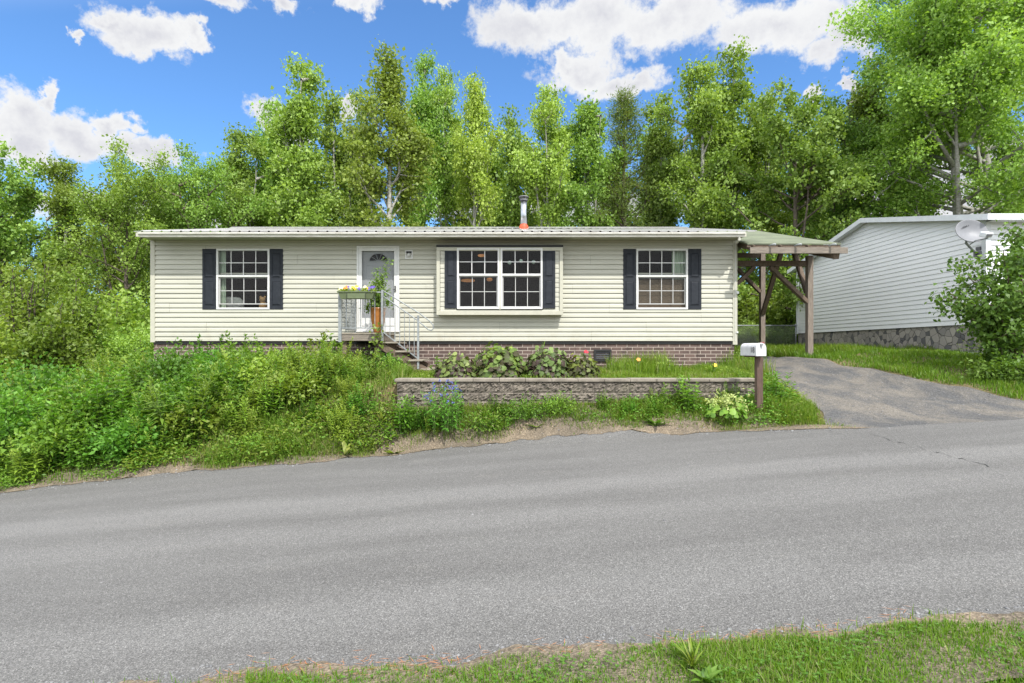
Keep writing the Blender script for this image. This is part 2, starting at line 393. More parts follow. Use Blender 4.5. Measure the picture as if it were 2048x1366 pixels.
def gravel_material(name, c0, c1, stone=(.45, .44, .44), scale=48., patch=.55):
    m, t, b = principled(name, None, .95, 0, .2)
    g = t.add('ShaderNodeNewGeometry'); v = g.outputs['Position']
    f = t.smooth(t.noise(t.vmath('MULTIPLY', v, (1, .55, 0)), 1.5, 6, .68, .4), .38, .62)
    c = t.mix(f, c0, c1)
    vo = t.add('ShaderNodeTexVoronoi', i_Vector=v, i_Scale=scale); sc = t.add('ShaderNodeSeparateColor', i_Color=vo.outputs['Color'])
    sp = t.ramp(sc.outputs[0], [(0, .40), (.35, .75), (.65, 1.05), (.9, 1.35), (1, 1.9)])
    c = t.mix(patch, c, t.mix(1., c, sp, 'MULTIPLY'))
    t.put(b.inputs['Base Color'], c)
    bn = t.add('ShaderNodeBump', i_Height=t.math('ADD', vo.outputs['Distance'], t.noise(v, 30, 4))); bn.inputs['Strength'].default_value = .6; bn.inputs['Distance'].default_value = .015
    t.l.new(bn.outputs[0], b.inputs['Normal']); return m
MT['gravel'] = gravel_material('gravel', (.092, .092, .093), (.165, .15, .13), scale=75, patch=.55)
MT['sand'] = gravel_material('sandy_verge', (.135, .112, .084), (.20, .16, .115), scale=70, patch=.6)
MT['earth'] = gravel_material('earth', (.085, .075, .035), (.17, .135, .07), scale=40, patch=.6)

# ------------------------------------------------------------------ terrain height
def rz(x):
    x = np.asarray(x, float); a = np.abs(x)
    return .078 * np.sign(x) * np.where(a < 14, a, 14 + 10 * np.tanh((a - 14) / 10))
_cols = [
 (-60, [(8.6, 0), (12, .5), (20, .9), (80, 1.2)]), (-14, [(8.3, 0), (10, .3), (13, .8), (20, 1.1), (80, 1.4)]),
 (-9, [(8.3, 0), (9.6, .42), (11.5, .85), (13.4, 1.05), (20, 1.2), (80, 1.3)]),
 (-6, [(8.6, 0), (9.6, .45), (11.5, .92), (13.4, 1.12), (20, 1.3), (80, 1.4)]),
 (-3.6, [(8.8, 0), (9.9, .58), (10.3, 1.0), (11, 1.2), (13.4, 1.28), (20, 1.3), (80, 1.4)]),
 (-2.1, [(9.0, 0), (9.5, .75), (9.62, .80), (9.74, 1.16), (13.4, 1.2), (20, 1.25), (80, 1.35)]),
 (4.3, [(8.75, 0), (9.0, .24), (9.5, .44), (9.62, .47), (9.74, .67), (13.4, .76), (20, .95), (80, 1.05)]),
 (5.1, [(8.7, 0), (9.3, .16), (9.8, .24), (10.5, .42), (13, .75), (20, .95), (80, 1.0)]),
 (7.5, [(8.5, 0), (9.6, .14), (11, .39), (13.3, .80), (20, .87), (80, .9)]),
 (9, [(8.6, 0), (9.8, .30), (11, .55), (13.3, .80), (20, .85), (80, .9)]),
 (12, [(8.6, 0), (9.8, .28), (11.5, .48), (20, .6), (80, .65)]),
 (60, [(8.6, 0), (12, .2), (20, .3), (80, .4)])]
_xs = np.array([c[0] for c in _cols], float); _yg = np.linspace(8, 90, 4101)
_tab = np.array([np.interp(_yg, [p[0] for p in c[1]], [p[1] for p in c[1]]) for c in _cols])
def height(x, y):
    x = np.asarray(x, float); y = np.asarray(y, float); x, y = np.broadcast_arrays(x, y)
    base = rz(x)
    near = np.interp(y, [-40, -3, 2.4, 2.8], [.6, .25, .03, 0.])
    xi = np.clip(np.searchsorted(_xs, x) - 1, 0, len(_xs) - 2)
    f = np.clip((x - _xs[xi]) / (_xs[xi + 1] - _xs[xi]), 0, 1)
    yi = np.clip((y - 8) / 82 * 4100, 0, 4100); y0 = np.floor(yi).astype(int); y1 = np.minimum(y0 + 1, 4100); fy = yi - y0
    ga = _tab[xi, y0] * (1 - fy) + _tab[xi, y1] * fy; gb = _tab[xi + 1, y0] * (1 - fy) + _tab[xi + 1, y1] * fy
    h = base + np.where(y < 8, near, ga * (1 - f) + gb * f)
    rough = (.018 * np.sin(3.1 * x + 1.3 * y) + .014 * np.sin(5.3 * y - 2.2 * x) + .01 * np.sin(9.1 * x) * np.sin(7.7 * y))
    return h + rough * np.clip((y - 8.9) / .6, 0, 1)
def H(x, y): return float(height(x, y))
def far_edge(x):                                              # far edge of the asphalt
    return np.interp(x, [-60, -7.9, -5.9, -3.5, -1, 1.5, 3.8, 4.6, 5.4, 7.3, 12, 60], [8.24, 8.22, 8.64, 8.74, 8.93, 8.93, 8.55, 8.25, 8.02, 7.8, 8.1, 8.2]) + .03 * np.sin(4.3 * np.asarray(x)) + .02 * np.sin(11 * np.asarray(x))
def near_edge(x):
    x = np.asarray(x); return 2.83 + .03 * np.sin(3.7 * x) + .02 * np.sin(9.3 * x + 1)
def verge_edge(x):                                            # where the grass starts on the far side
    return np.interp(x, [-60, -7.9, -5.9, -3.5, -1, 1.5, 3.8, 4.8, 5.2], [8.3, 8.28, 8.74, 8.85, 9.12, 9.1, 8.74, 8.6, 8.75]) + .04 * np.sin(3.1 * np.asarray(x)) + .025 * np.sin(8.3 * np.asarray(x))
def drive_left(y): return np.interp(y, [7, 8.7, 9.2, 10.5, 12, 13.5, 16, 20], [4.6, 5.05, 5.25, 5.45, 5.6, 5.75, 5.8, 5.8])
def drive_right(y): return np.interp(y, [7, 8.4, 8.8, 9.6, 11, 13, 15, 20], [12, 9.2, 8.6, 8.25, 7.9, 7.4, 7.25, 7.2])

def grid_mesh(name, xs, ys, zoff, mat, keep=None):
    X, Y = np.meshgrid(xs, ys); Z = height(X, Y) + zoff
    V = np.stack([X, Y, Z], -1).reshape(-1, 3); nx, ny = len(xs), len(ys)
    i = np.arange((ny - 1) * (nx - 1)); r = i // (nx - 1); c = i % (nx - 1); a = r * nx + c
    Fq = np.stack([a, a + 1, a + nx + 1, a + nx], 1)
    return np_mesh(name, V, Fq, mat)
def np_mesh(name, V, Fq, mat, parent=None, rnd=None, smooth=False):
    V = np.ascontiguousarray(V, np.float32); n, k = Fq.shape
    me = bpy.data.meshes.new(name); me.vertices.add(len(V)); me.vertices.foreach_set('co', V.ravel())
    me.loops.add(n * k); me.loops.foreach_set('vertex_index', np.ascontiguousarray(Fq, np.int32).ravel())
    me.polygons.add(n); me.polygons.foreach_set('loop_start', np.arange(0, n * k, k, dtype=np.int32))
    if rnd is not None:
        at = me.attributes.new('rnd', 'FLOAT', 'FACE'); at.data.foreach_set('value', np.ascontiguousarray(rnd, np.float32))
    me.update(calc_edges=True); me.validate()
    return link(name, me, mat, parent, smooth)
def strip_mesh(name, xs, lo, hi, n, zoff, mat):                # sheet between two curves y=lo(x)..hi(x)
    T = np.linspace(0, 1, n); X = np.repeat(xs[None], n, 0); Y = lo[None] * (1 - T[:, None]) + hi[None] * T[:, None]
    Z = height(X, Y) + zoff; V = np.stack([X, Y, Z], -1).reshape(-1, 3); nx = len(xs)
    i = np.arange((n - 1) * (nx - 1)); a = (i // (nx - 1)) * nx + i % (nx - 1)
    return np_mesh(name, V, np.stack([a, a + 1, a + nx + 1, a + nx], 1), mat)

def axis(parts): return np.unique(np.concatenate([np.arange(a, b, s) for a, b, s in parts] + [[parts[-1][1]]]))
gx = axis([(-400, -60, 20), (-60, -14, 2), (-14, 14, .12), (14, 60, 2), (60, 400, 20)])
gy = axis([(-60, -4, 4), (-4, 2, .3), (2, 8.4, .2), (8.4, 14.4, .06), (14.4, 24, .4), (24, 90, 3), (90, 600, 30)])
tag(grid_mesh('ground', gx, gy, -.012, MT['earth']), kind='structure')
rx_ = np.linspace(-60, 60, 1201)
tag(strip_mesh('road', rx_, near_edge(rx_) - .2, far_edge(rx_) + .03, 48, .002, MT['asphalt']), kind='structure')
nz_ = lambda x, k: .03 * np.sin(5.3 * x + k) + .018 * np.sin(13 * x + 2 * k) + .008 * np.sin(31 * x + k) + .004 * np.sin(67 * x)
vx_ = np.linspace(-14, 14, 2801)
tag(strip_mesh('road_verge', vx_, near_edge(vx_) - .6, near_edge(vx_) + nz_(vx_, 1), 24, .009, MT['sand']), kind='structure')
vx_ = np.linspace(-14, 5.32, 1933); tp_ = np.clip((5.32 - vx_) / .5, 0, 1)
tag(strip_mesh('road_verge', vx_, far_edge(vx_) + nz_(vx_, 3), far_edge(vx_) + nz_(vx_, 3) + .02 + tp_ * .5, 24, .009, MT['sand']), kind='structure')
dy_ = np.concatenate([np.arange(7.6, 16, .08), np.arange(16, 22, .4)])
T = np.linspace(0, 1, 60); DL = drive_left(dy_) + .04 * np.sin(5 * dy_); DR = drive_right(dy_) + .06 * np.sin(4 * dy_)
X = DL[:, None] * (1 - T) + DR[:, None] * T; Y = np.repeat(dy_[:, None], 60, 1)
Z = height(X, Y) - .002
a = (np.arange((len(dy_) - 1) * 59) // 59) * 60 + np.arange((len(dy_) - 1) * 59) % 59
tag(np_mesh('driveway', np.stack([X, Y, Z], -1).reshape(-1, 3), np.stack([a, a + 1, a + 61, a + 60], 1), MT['gravel']), kind='structure')
# crack in the asphalt
rng = random.Random(4); mb = MB(); pts = []
for i in range(34):
    t_ = i / 33; px = 1735 + (1985 - 1735) * t_; py = 868 + (935 - 868) * t_ + rng.uniform(-2.2, 2.2)
    k = (px - 1024) / F; D = 1.6 / ((py - 697) / F + .078 * k); pts.append((k * D, D))
for i in range(33):
    (x0, y0), (x1, y1) = pts[i], pts[i + 1]; wd = rng.uniform(.004, .012) if i not in (11, 22) else .002
    mb.add([(x0, y0 - wd, H(x0, y0) + .006), (x1, y1 - wd, H(x1, y1) + .006), (x1, y1 + wd, H(x1, y1) + .006), (x0, y0 + wd, H(x0, y0) + .006)], [(0, 1, 2, 3)])
tag(mb.build('road_crack', MT['dark']), kind='structure')
# ------------------------------------------------------------------ the mobile home
FY = 13.5; HX0, HX1 = -9.0, 5.6; SB = ZW(682, FY); ST = ZW(481, FY); COURSE = .1175
house = empty('mobile_home', (-1.7, 17.5, 1.0), 'long single storey mobile home with cream siding, black shutters and brick skirting', 'house')
def siding_panel(mb, x0, x1, z0, z1, y_, holes=(), course=COURSE, depth=.027, joints=None):
    """lapped boards with the openings cut out to their exact edges"""
    n = int(round((z1 - z0) / course)); h = (z1 - z0) / n; prof = [(0, depth), (.52, depth * .82), (.555, depth * .5), (1, 0)]
    def seg(p0, p1, a, za, zb, y):
        fa, fb = (za - a) / h, (zb - a) / h; fs = [fa] + [f for f, _ in prof if fa + .01 < f < fb - .01] + [fb]; b = len(mb.v)
        for f in fs:
            d = float(np.interp(f, [q[0] for q in prof], [q[1] for q in prof])); mb.v += [(p0, y - d, a + f * h), (p1, y - d, a + f * h)]
        for k in range(len(fs) - 1): mb.f.append((b + 2*k, b + 2*k + 1, b + 2*k + 3, b + 2*k + 2))
        if fa < .01: mb.add([(p0, y, za + .001), (p1, y, za + .001), (p1, y - depth, za), (p0, y - depth, za)], [(0, 1, 2, 3)])
    for i in range(n):
        a, b = z0 + i * h, z0 + (i + 1) * h; iv = [(x0, x1)]; part = []
        for (hx0, hx1, hz0, hz1) in holes:
            if hz1 <= a + .001 or hz0 >= b - .001: continue
            iv = [q for (p0, p1) in iv for q in ((p0, min(p1, hx0)), (max(p0, hx1), p1)) if q[1] - q[0] > .01]
            if hz0 > a + .004: part.append((hx0, hx1, a, hz0))
            if hz1 < b - .004: part.append((hx0, hx1, hz1, b))
        if joints:
            js = [x0 + ((i // 2) * 1.37) % joints + k * joints for k in range(int((x1 - x0) / joints) + 1)]; cuts = []
            for (p0, p1) in iv:
                e = [p0] + [q for q in js if p0 + .1 < q < p1 - .1] + [p1]; cuts += [(e[q] + (.002 if q else 0), e[q + 1]) for q in range(len(e) - 1)]
            iv = cuts
        for q_, (p0, p1) in enumerate(iv): seg(p0, p1, a, a, b, y_ - (.0025 * ((q_ + i // 2) % 2) if joints else 0))
        for (p0, p1, za, zb) in part: seg(p0, p1, a, za, zb, y_)
# openings: (x0, x1, z0, z1) from the photograph's window frames
def WX(a, b, c, d, D=FY): return (XW(a, D), XW(b, D), ZW(d, D), ZW(c, D))
win_l = WX(434, 540, 498, 619); win_r = WX(1272, 1375, 498, 619); door_o = WX(714, 799, 492, 660)
BD = 13.25
bay = (XW(873, BD), XW(1126, BD), ZW(630, BD), ZW(490, BD))
bw1 = (XW(914, BD), XW(999, BD), ZW(618, BD), ZW(496, BD)); bw2 = (XW(1001, BD), XW(1085, BD), ZW(618, BD), ZW(496, BD))
bayhole = (bay[0] + .1, bay[1] - .1, bay[2] + .1, bay[3] - .05)
mb = MB(); siding_panel(mb, HX0, HX1, SB, ST, FY, [win_l, win_r, door_o, bayhole], joints=3.66)
mb.build('wall_siding', MT['siding'], house)
mb = MB().box(HX0, HX1, FY + 7.86, FY + 7.9, SB, ST); siding_panel(MB(), 0, 1, 0, 1, 0)
mb.box(HX0, HX0 + .04, FY + .004, FY + 7.86, SB, ST); mb.box(HX1 - .04, HX1, FY + .004, FY + 7.86, SB, ST); mb.build('wall_panel', MT['siding'], house)
# gables
zr_e, zr_r = ZW(462.5, 12.95), ZW(457.0, 17.5)
for xx in (HX0 + .02, HX1 - .06):
    m2 = MB(); m2.extrude([(FY + .01, ST + .002), (FY + 7.9, ST + .002), (17.5, zr_r - .1)], 'x', xx, xx + .04); m2.build('gable', MT['siding'], house)
# corner trims, starter strip
mb = MB().box(HX0 - .02, HX0 + .09, FY - .035, FY + .06, SB - .03, ST).build('corner_trim', MT['trim'], house)
mb = MB().box(HX1 - .09, HX1 + .02, FY - .035, FY + .06, SB - .09, ST).build('corner_trim', MT['trim'], house)
MB().box(HX0 + .1, HX1 - .1, FY - .025, FY - .002, ST - .05, ST - .002).build('frieze_trim', MT['trim'], house)
# soffit, fascia, gutter
sz = ST + .004
MB().box(HX0 - .02, HX1 + .02, 12.975, FY + .03, sz, sz + .02).build('soffit', MT['soffit'], house)
MB().box(HX0 - .02, HX1 + .02, 12.945, 12.973, sz - .02, zr_e - .03).build('fascia', MT['trim'], house)
gt = ZW(464.5, 12.84); gx0, gx1 = XW(277, 12.86), XW(1490, 12.86)
mb = MB(); mb.extrude([(12.94, gt - .02), (12.94, gt - .10), (12.87, gt - .105), (12.855, gt - .06), (12.825, gt - .035), (12.825, gt), (12.838, gt), (12.838, gt - .028), (12.866, gt - .055), (12.88, gt - .092), (12.925, gt - .09), (12.925, gt - .02)], 'x', gx0, gx1)
gut = mb.build('gutter', MT['gutter'], house)
for px in list(range(353, 1480, 66)):
    x = XW(px, 12.84); MB().box(x - .01, x + .01, 12.818, 12.823, gt - .04, gt + .006).build('bracket', MT['gutter'], gut)
MB().tube([(gx1 - .12, 12.9, gt - .1), (gx1 - .12, 12.9, gt - .16), (gx1 - .1, 13.1, gt - .2)], .032).build('downspout_elbow', MT['gutter'], gut)
# ribbed metal roof, two slopes
mb = MB(); xs = []; x = HX0 - .06
while x < HX1 + .06: xs += [(x, 0), (x + .17, 0), (x + .188, .02), (x + .215, .02)]; x += .2335
slope = (zr_r - zr_e) / (17.5 - 12.93)
for (ya, yb, za, zb) in ((12.93, 17.5, zr_e, zr_r), (17.5, 22.1, zr_r, zr_r - slope * 4.6)):
    b = len(mb.v)
    for (x, d) in xs: mb.v += [(x, ya, za + d), (x, yb, zb + d), (x, ya, za + d - .012)]
    for i in range(len(xs) - 1): j = b + 3 * i; mb.f += [(j, j + 3, j + 4, j + 1), (j + 2, j + 5, j + 3, j)]
roof = mb.build('roof', MT['roofmetal'], house)
MB().extrude([(17.3, zr_r - .02), (17.5, zr_r + .055), (17.7, zr_r - .02), (17.5, zr_r + .035)], 'x', HX0 - .07, HX1 + .07).build('ridge_cap', MT['roofmetal'], roof)
# stove pipe just in front of the ridge
px_, pD = 1047.5, 16.9; cx = XW(px_, pD); pz = zr_e + slope * (pD - 12.93)
stk = MB().tube([(cx, pD, pz), (cx, pD, ZW(400, pD))], .102, 20).build('stove_pipe', MT['steel'], house, True)
MB().lathe((cx, pD, pz), [(.155, -.04), (.15, .03), (.14, .08), (.114, .12), (.108, .14)], 20).build('pipe_boot', MT['boot'], stk, True)
zt = ZW(400, pD)
m2 = MB().lathe((cx, pD, zt), [(.10, -.03), (.135, -.02), (.135, .005), (.10, .012)], 20).lathe((cx, pD, zt), [(.0, .125), (.15, .105), (.165, .085), (.165, .078), (.0, .09)], 20)
for k in range(6):
    a = k * math.pi / 3; m2.box(cx + .11 * math.cos(a) - .008, cx + .11 * math.cos(a) + .008, pD + .11 * math.sin(a) - .008, pD + .11 * math.sin(a) + .008, zt, zt + .088)
m2.build('rain_cap', MT['cap'], stk)
# brick skirting in panels with a dark top channel
x = HX0 + .03; k = 0
for wd in (1.9, 1.62, 1.9, 1.55, 1.75, 1.85, 1.3, 1.75, .98, 9):
    x1 = min(x + wd, HX1 - .03)
    if x1 - x > .05: MB().box(x, x1 - .006, FY + .02, FY + .06, 0.2, SB - .075).build('skirting_panel', MT['brick'], house)
    x = x1
MB().box(HX0 + .03, HX1 - .03, FY + .05, FY + .075, .2, SB - .06).box(HX0 + .03, HX0 + .06, FY + .08, FY + 7.8, .2, SB).build('skirting_backing', MT['dark'], house)
MB().box(HX1 - .06, HX1 - .03, FY + .08, FY + 7.8, .3, SB).build('skirting_side', MT['brick'], house)
mb = MB().box(HX0 + .03, HX1 - .03, FY - .002, FY + .045, SB - .072, SB - .03); x = HX0 + .05
while x < HX1 - .06: mb.box(x, x + .05, FY - .008, FY - .003, SB - .07, SB - .034); x += .085
mb.build('skirting_channel', MT['dark'], house)
for (a, b) in ((1188, 1223), (561, 596)):
    x0, x1, z0, z1 = WX(a, b, 699, 723); v = MB().frame(x0, x1, z0, z1, .05, FY - .015, FY + .018)
    vo = v.build('foundation_vent', MT['dark'], house)
    m2 = MB()
    for i in range(4):
        zz = z0 + .065 + i * .05; m2.add([(x0 + .05, FY, zz), (x1 - .05, FY, zz), (x1 - .05, FY + .017, zz + .03), (x0 + .05, FY + .017, zz + .03)], [(0, 1, 2, 3)])
    m2.build('louvre', MT['shutter'], vo)
# windows (thing > window > sash, grille, pane ...)
def sheet(x0, x1, y, z0, z1): return MB().add([(x0, y, z0), (x1, y, z0), (x1, y, z1), (x0, y, z1)], [(0, 1, 2, 3)])
def window(x0, x1, z0, z1, y, cols, low_gap=.0, zmid=None, fw=.045, screen='screen', inset=.12):
    fr = MB().frame(x0, x1, z0, z1, fw, y - .03, y + .05).build('window', MT['white'], house, bevel=.004)
    zm = zmid if zmid else (z0 + z1) / 2
    MB().box(x0 + fw, x1 - fw, y - .022, y + .02, zm - .026, zm + .026).build('meeting_rail', MT['white'], fr, bevel=.004)
    ax0, ax1 = x0 + fw, x1 - fw
    g = MB(); us = (zm + .026, z1 - fw); n = cols
    for i in range(1, n): xx = ax0 + (ax1 - ax0) * i / n; g.box(xx - .0095, xx + .0095, y + .004, y + .012, us[0], us[1])
    zz = (us[0] + us[1]) / 2
    for i in range(n): g.box(ax0 + (ax1 - ax0) * i / n + .0095, ax0 + (ax1 - ax0) * (i + 1) / n - .0095, y + .004, y + .012, zz - .0095, zz + .0095)
    g.build('grille', MT['white'], fr)
    sheet(ax0, ax1, y + .014, us[0], us[1]).build('upper_pane', MT['glass'], fr)
    ls = (z0 + fw, zm - .026); sb = ls[0] + low_gap; s2 = .022
    sash = MB().frame(ax0 + .004, ax1 - .004, sb, ls[1] - .002, s2, y + .022, y + .045).build('lower_sash', MT['white'], fr)
    g = MB(); bx0, bx1 = ax0 + s2 + .004, ax1 - s2 - .004
    for i in range(1, n): xx = bx0 + (bx1 - bx0) * i / n; g.box(xx - .008, xx + .008, y + .026, y + .033, sb + s2, ls[1] - s2 - .002)
    zz = (sb + ls[1]) / 2
    for i in range(n): g.box(bx0 + (bx1 - bx0) * i / n + .008, bx0 + (bx1 - bx0) * (i + 1) / n - .008, y + .026, y + .033, zz - .008, zz + .008)
    g.build('grille', MT['white'], fr)
    sheet(bx0, bx1, y + .035, sb + s2, ls[1] - s2 - .002).build('lower_pane', MT['glass'], fr)
    if screen: sheet(ax0 + .001, ax1 - .001, y + .006, ls[0], ls[1]).build('insect_screen', MT[screen], fr)
    if low_gap: MB().box(ax0 + .01, ax1 - .01, y + .06, y + .075, zm + .05, zm + .085).build('raised_rail', MT['trim'], fr)
    return fr
def shutter(x0, x1, z0, z1, y):
    fr = MB().box(x0, x1, y - .022, y, z0, z1).build('shutter', MT['shutter'], house, bevel=.003)
    for (a, b) in ((.075, .46), (.535, .925)):
        za, zb = z0 + (z1 - z0) * a, z0 + (z1 - z0) * b; xa, xb = x0 + .065, x1 - .065
        m2 = MB(); m2.frame(xa - .012, xb + .012, za - .012, zb + .012, .012, y - .030, y - .0225)
        c = .022
        m2.add([(xa + .004, y - .0226, za + .004), (xb - .004, y - .0226, za + .004), (xb - .004, y - .0226, zb - .004), (xa + .004, y - .0226, zb - .004), (xa + c, y - .034, za + c), (xb - c, y - .034, za + c), (xb - c, y - .034, zb - c), (xa + c, y - .034, zb - c)],
               [(0, 1, 5, 4), (1, 2, 6, 5), (2, 3, 7, 6), (3, 0, 4, 7), (4, 5, 6, 7)])
        m2.build('raised_panel', MT['shutter'], fr)
zm_ = ZW(552, FY)
window(*win_l, FY - .01, 4, .085, zm_); window(*win_r, FY - .01, 4, .085, zm_)
for (a, b) in ((406, 433.5), (540.5, 567), (1246, 1271.5), (1375.5, 1402)): shutter(*WX(a, b, 498, 619), FY - .012)
# bay: box that stands out from the wall, with its own window pair
bx = MB(); siding_panel(bx, bay[0] + .09, bay[1] - .09, bay[2] + .1, bay[3] - .1, BD + .03, [(bw1[0] - .02, bw2[1] + .02, bw1[2] - .02, bw1[3] + .3)], depth=.014)
for (a, b, c) in ((bay[0] + .012, 0, 1), (bay[1] - .012, 0, 1)):
    bx.add([(a, BD + .01, bay[2] + .02), (a, FY - .002, bay[2] + .02), (a, FY - .002, bay[3] - .02), (a, BD + .01, bay[3] - .02)], [(0, 1, 2, 3)])
bo = bx.build('bay', MT['siding'], house)
MB().frame(bay[0], bay[1], bay[2], bay[3] - .055, .085, BD - .012, BD + .05, .10).build('bay_trim', MT['trim'], bo, bevel=.005)
MB().box(bay[0] - .004, bay[1] + .004, BD - .02, FY - .02, bay[3] - .052, bay[3] + .0).build('bay_roof', MT['dark'], bo)
MB().box(bay[0] + .02, bay[1] - .02, BD + .055, FY, bay[2] + .003, bay[2] + .03).build('bay_floor', MT['trim'], bo)
zmb = ZW(549.5, BD)
window(*bw1, BD + .012, 3, 0, zmb); window(*bw2, BD + .012, 3, 0, zmb)
MB().box(bw1[1] + .001, bw2[0] - .001, BD - .01, BD + .03, bw1[2] - .03, bw1[3]).build('mullion', MT['trim'], bo)
for (a, b) in ((889.5, 913.5), (1085.5, 1110.5)): shutter(XW(a, BD), XW(b, BD), ZW(617, BD), ZW(496, BD), BD + .013)
# rooms behind the glass
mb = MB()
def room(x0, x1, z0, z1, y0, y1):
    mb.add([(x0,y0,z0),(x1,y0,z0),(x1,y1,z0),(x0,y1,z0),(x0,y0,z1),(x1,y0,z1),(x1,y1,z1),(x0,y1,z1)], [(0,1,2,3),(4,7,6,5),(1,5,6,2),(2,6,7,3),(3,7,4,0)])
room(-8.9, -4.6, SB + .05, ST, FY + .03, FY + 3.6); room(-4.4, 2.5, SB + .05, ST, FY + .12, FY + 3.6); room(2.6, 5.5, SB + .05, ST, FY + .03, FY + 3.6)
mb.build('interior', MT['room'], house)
# left room: curtain edge; right room: woven blind + green curtain
def folds(x0, x1, y, z0, z1, n, amp, name, mat):
    m2 = MB(); k = n * 8
    for i in range(k + 1): x = x0 + (x1 - x0) * i / k; yy = y + amp * math.sin(2 * math.pi * i / 8); m2.v += [(x, yy, z0), (x, yy, z1)]
    m2.f = [(2*i, 2*i+2, 2*i+3, 2*i+1) for i in range(k)]; return m2.build(name, mat, house, True)
folds(win_l[0] + .02, win_l[0] + .16, FY + .12, win_l[2], win_l[3], 2, .012, 'curtain', MT['fabric'])
folds(win_r[1] - .34, win_r[1] + .02, FY + .16, win_r[2], win_r[3], 5, .02, 'curtain', MT['fabric'])
mb = MB(); z = win_r[2] - .02
while z < zm_ - .08: mb.box(win_r[0] - .05, win_r[1] + .05, FY + .10, FY + .106, z, z + .011); z += .0135
mb.build('woven_blind', MT['blind'], house)
# wall lamp
x0, x1, z0, z1 = WX(811, 826, 501, 518)
lp = MB().frame(x0, x1, z0, z1, .025, FY - .045, FY - .012).box(x0 + .025, x1 - .025, FY - .02, FY - .013, z0 + .025, z1 - .025).build('wall_lamp', MT['white'], house)
MB().lathe(((x0 + x1) / 2, FY - .022, (z0 + z1) / 2 - .015), [(0, .07), (.035, .065), (.052, .03), (.05, 0)], 14, (0, -1, 0)).build('glass_jar', MT['lampglass'], lp, True)
MB().box(x0 + .03, x1 - .03, FY - .06, FY - .021, z1 - .075, z1 - .03).build('lamp_hood', MT['dark'], lp)
# door: white storm door in front of a panelled grey door with a fanlight
dx0, dx1, dz0, dz1 = door_o
dr = MB().frame(dx0, dx1, dz0 - .02, dz1, .05, FY - .035, FY + .06, .03).build('door', MT['white'], house, bevel=.004)
st = MB().frame(dx0 + .053, dx1 - .053, dz0 + .012, dz1 - .053, .075, FY - .028, FY + .0).box(dx0 + .128, dx1 - .128, FY - .024, FY - .004, dz0 + .1, ZW(636, FY)).build('storm_door', MT['white'], dr, bevel=.003)
sheet(dx0 + .128, dx1 - .128, FY - .012, ZW(636, FY), dz1 - .129).build('storm_pane', MT['doorglass'], dr)
ix0, ix1 = dx0 + .06, dx1 - .06; cxd = (ix0 + ix1) / 2; fz = ZW(522, FY); fw, fh = .24, .2
dm = MB()
ring = [(cxd - fw * math.cos(math.pi * i / 16), fz + fh * math.sin(math.pi * i / 16)) for i in range(17)]
top = dz1 - .06
for i in range(16):
    (xa, za), (xb, zb) = ring[i], ring[i + 1]
    dm.add([(xa, FY + .045, za), (xb, FY + .045, zb), (xb, FY + .045, top), (xa, FY + .045, top)], [(0, 1, 2, 3)])
dm.add([(ix0, FY + .045, fz), (cxd - fw, FY + .045, fz), (cxd - fw, FY + .045, top), (ix0, FY + .045, top)], [(0, 1, 2, 3)])
dm.add([(cxd + fw, FY + .045, fz), (ix1, FY + .045, fz), (ix1, FY + .045, top), (cxd + fw, FY + .045, top)], [(0, 1, 2, 3)])
dm.add([(ix0, FY + .045, dz0), (ix1, FY + .045, dz0), (ix1, FY + .045, fz), (ix0, FY + .045, fz)], [(0, 1, 2, 3)])
dm.build('door_leaf', MT['door'], dr)
fl = MB().tube([(x, FY + .036, z) for (x, z) in ring], .014, 6).tube([(cxd - fw, FY + .036, fz), (cxd + fw, FY + .036, fz)], .014, 6)
for a in (36, 72, 108, 144): fl.tube([(cxd, FY + .04, fz), (cxd - fw * math.cos(R(a)), FY + .04, fz + fh * math.sin(R(a)))], .007, 5)
fl.build('fanlight_frame', MT['door'], dr, True)
MB().add([(x, FY + .05, z) for (x, z) in ring], [tuple(range(17))]).build('fanlight_pane', MT['glass'], dr)
pn = MB()
for (a, b) in ((ix0 + .14, cxd - .06), (cxd + .06, ix1 - .14)):
    for (c, d) in ((dz0 + .16, dz0 + .72), (dz0 + .86, fz - .08)): pn.frame(a, b, c, d, .03, FY + .032, FY + .044)
pn.build('door_moulding', MT['door'], dr)
MB().box(dx1 - .112, dx1 - .085, FY - .05, FY - .029, ZW(584, FY), ZW(572, FY)).tube([(dx1 - .1, FY - .03, ZW(580, FY)), (dx1 - .1, FY - .07, ZW(580, FY)), (dx1 - .15, FY - .075, ZW(580, FY))], .008, 6).build('door_handle', MT['dark'], dr)
MB().box(dx0 - .03, dx1 + .03, FY - .06, FY + .05, dz0 - .05, dz0 - .022).build('threshold', MT['white'], dr)
# small hose bib / cable clips on the right corner
MB().box(HX1 - .01, HX1 + .05, FY - .06, FY - .037, ZW(588, FY), ZW(583, FY)).box(HX1 - .01, HX1 + .035, FY - .06, FY - .037, ZW(666, FY), ZW(663, FY)).tube([(HX1 - .03, FY - .042, ST), (HX1 - .04, FY - .044, SB)], .006, 5).build('cable', MT['white'], house)

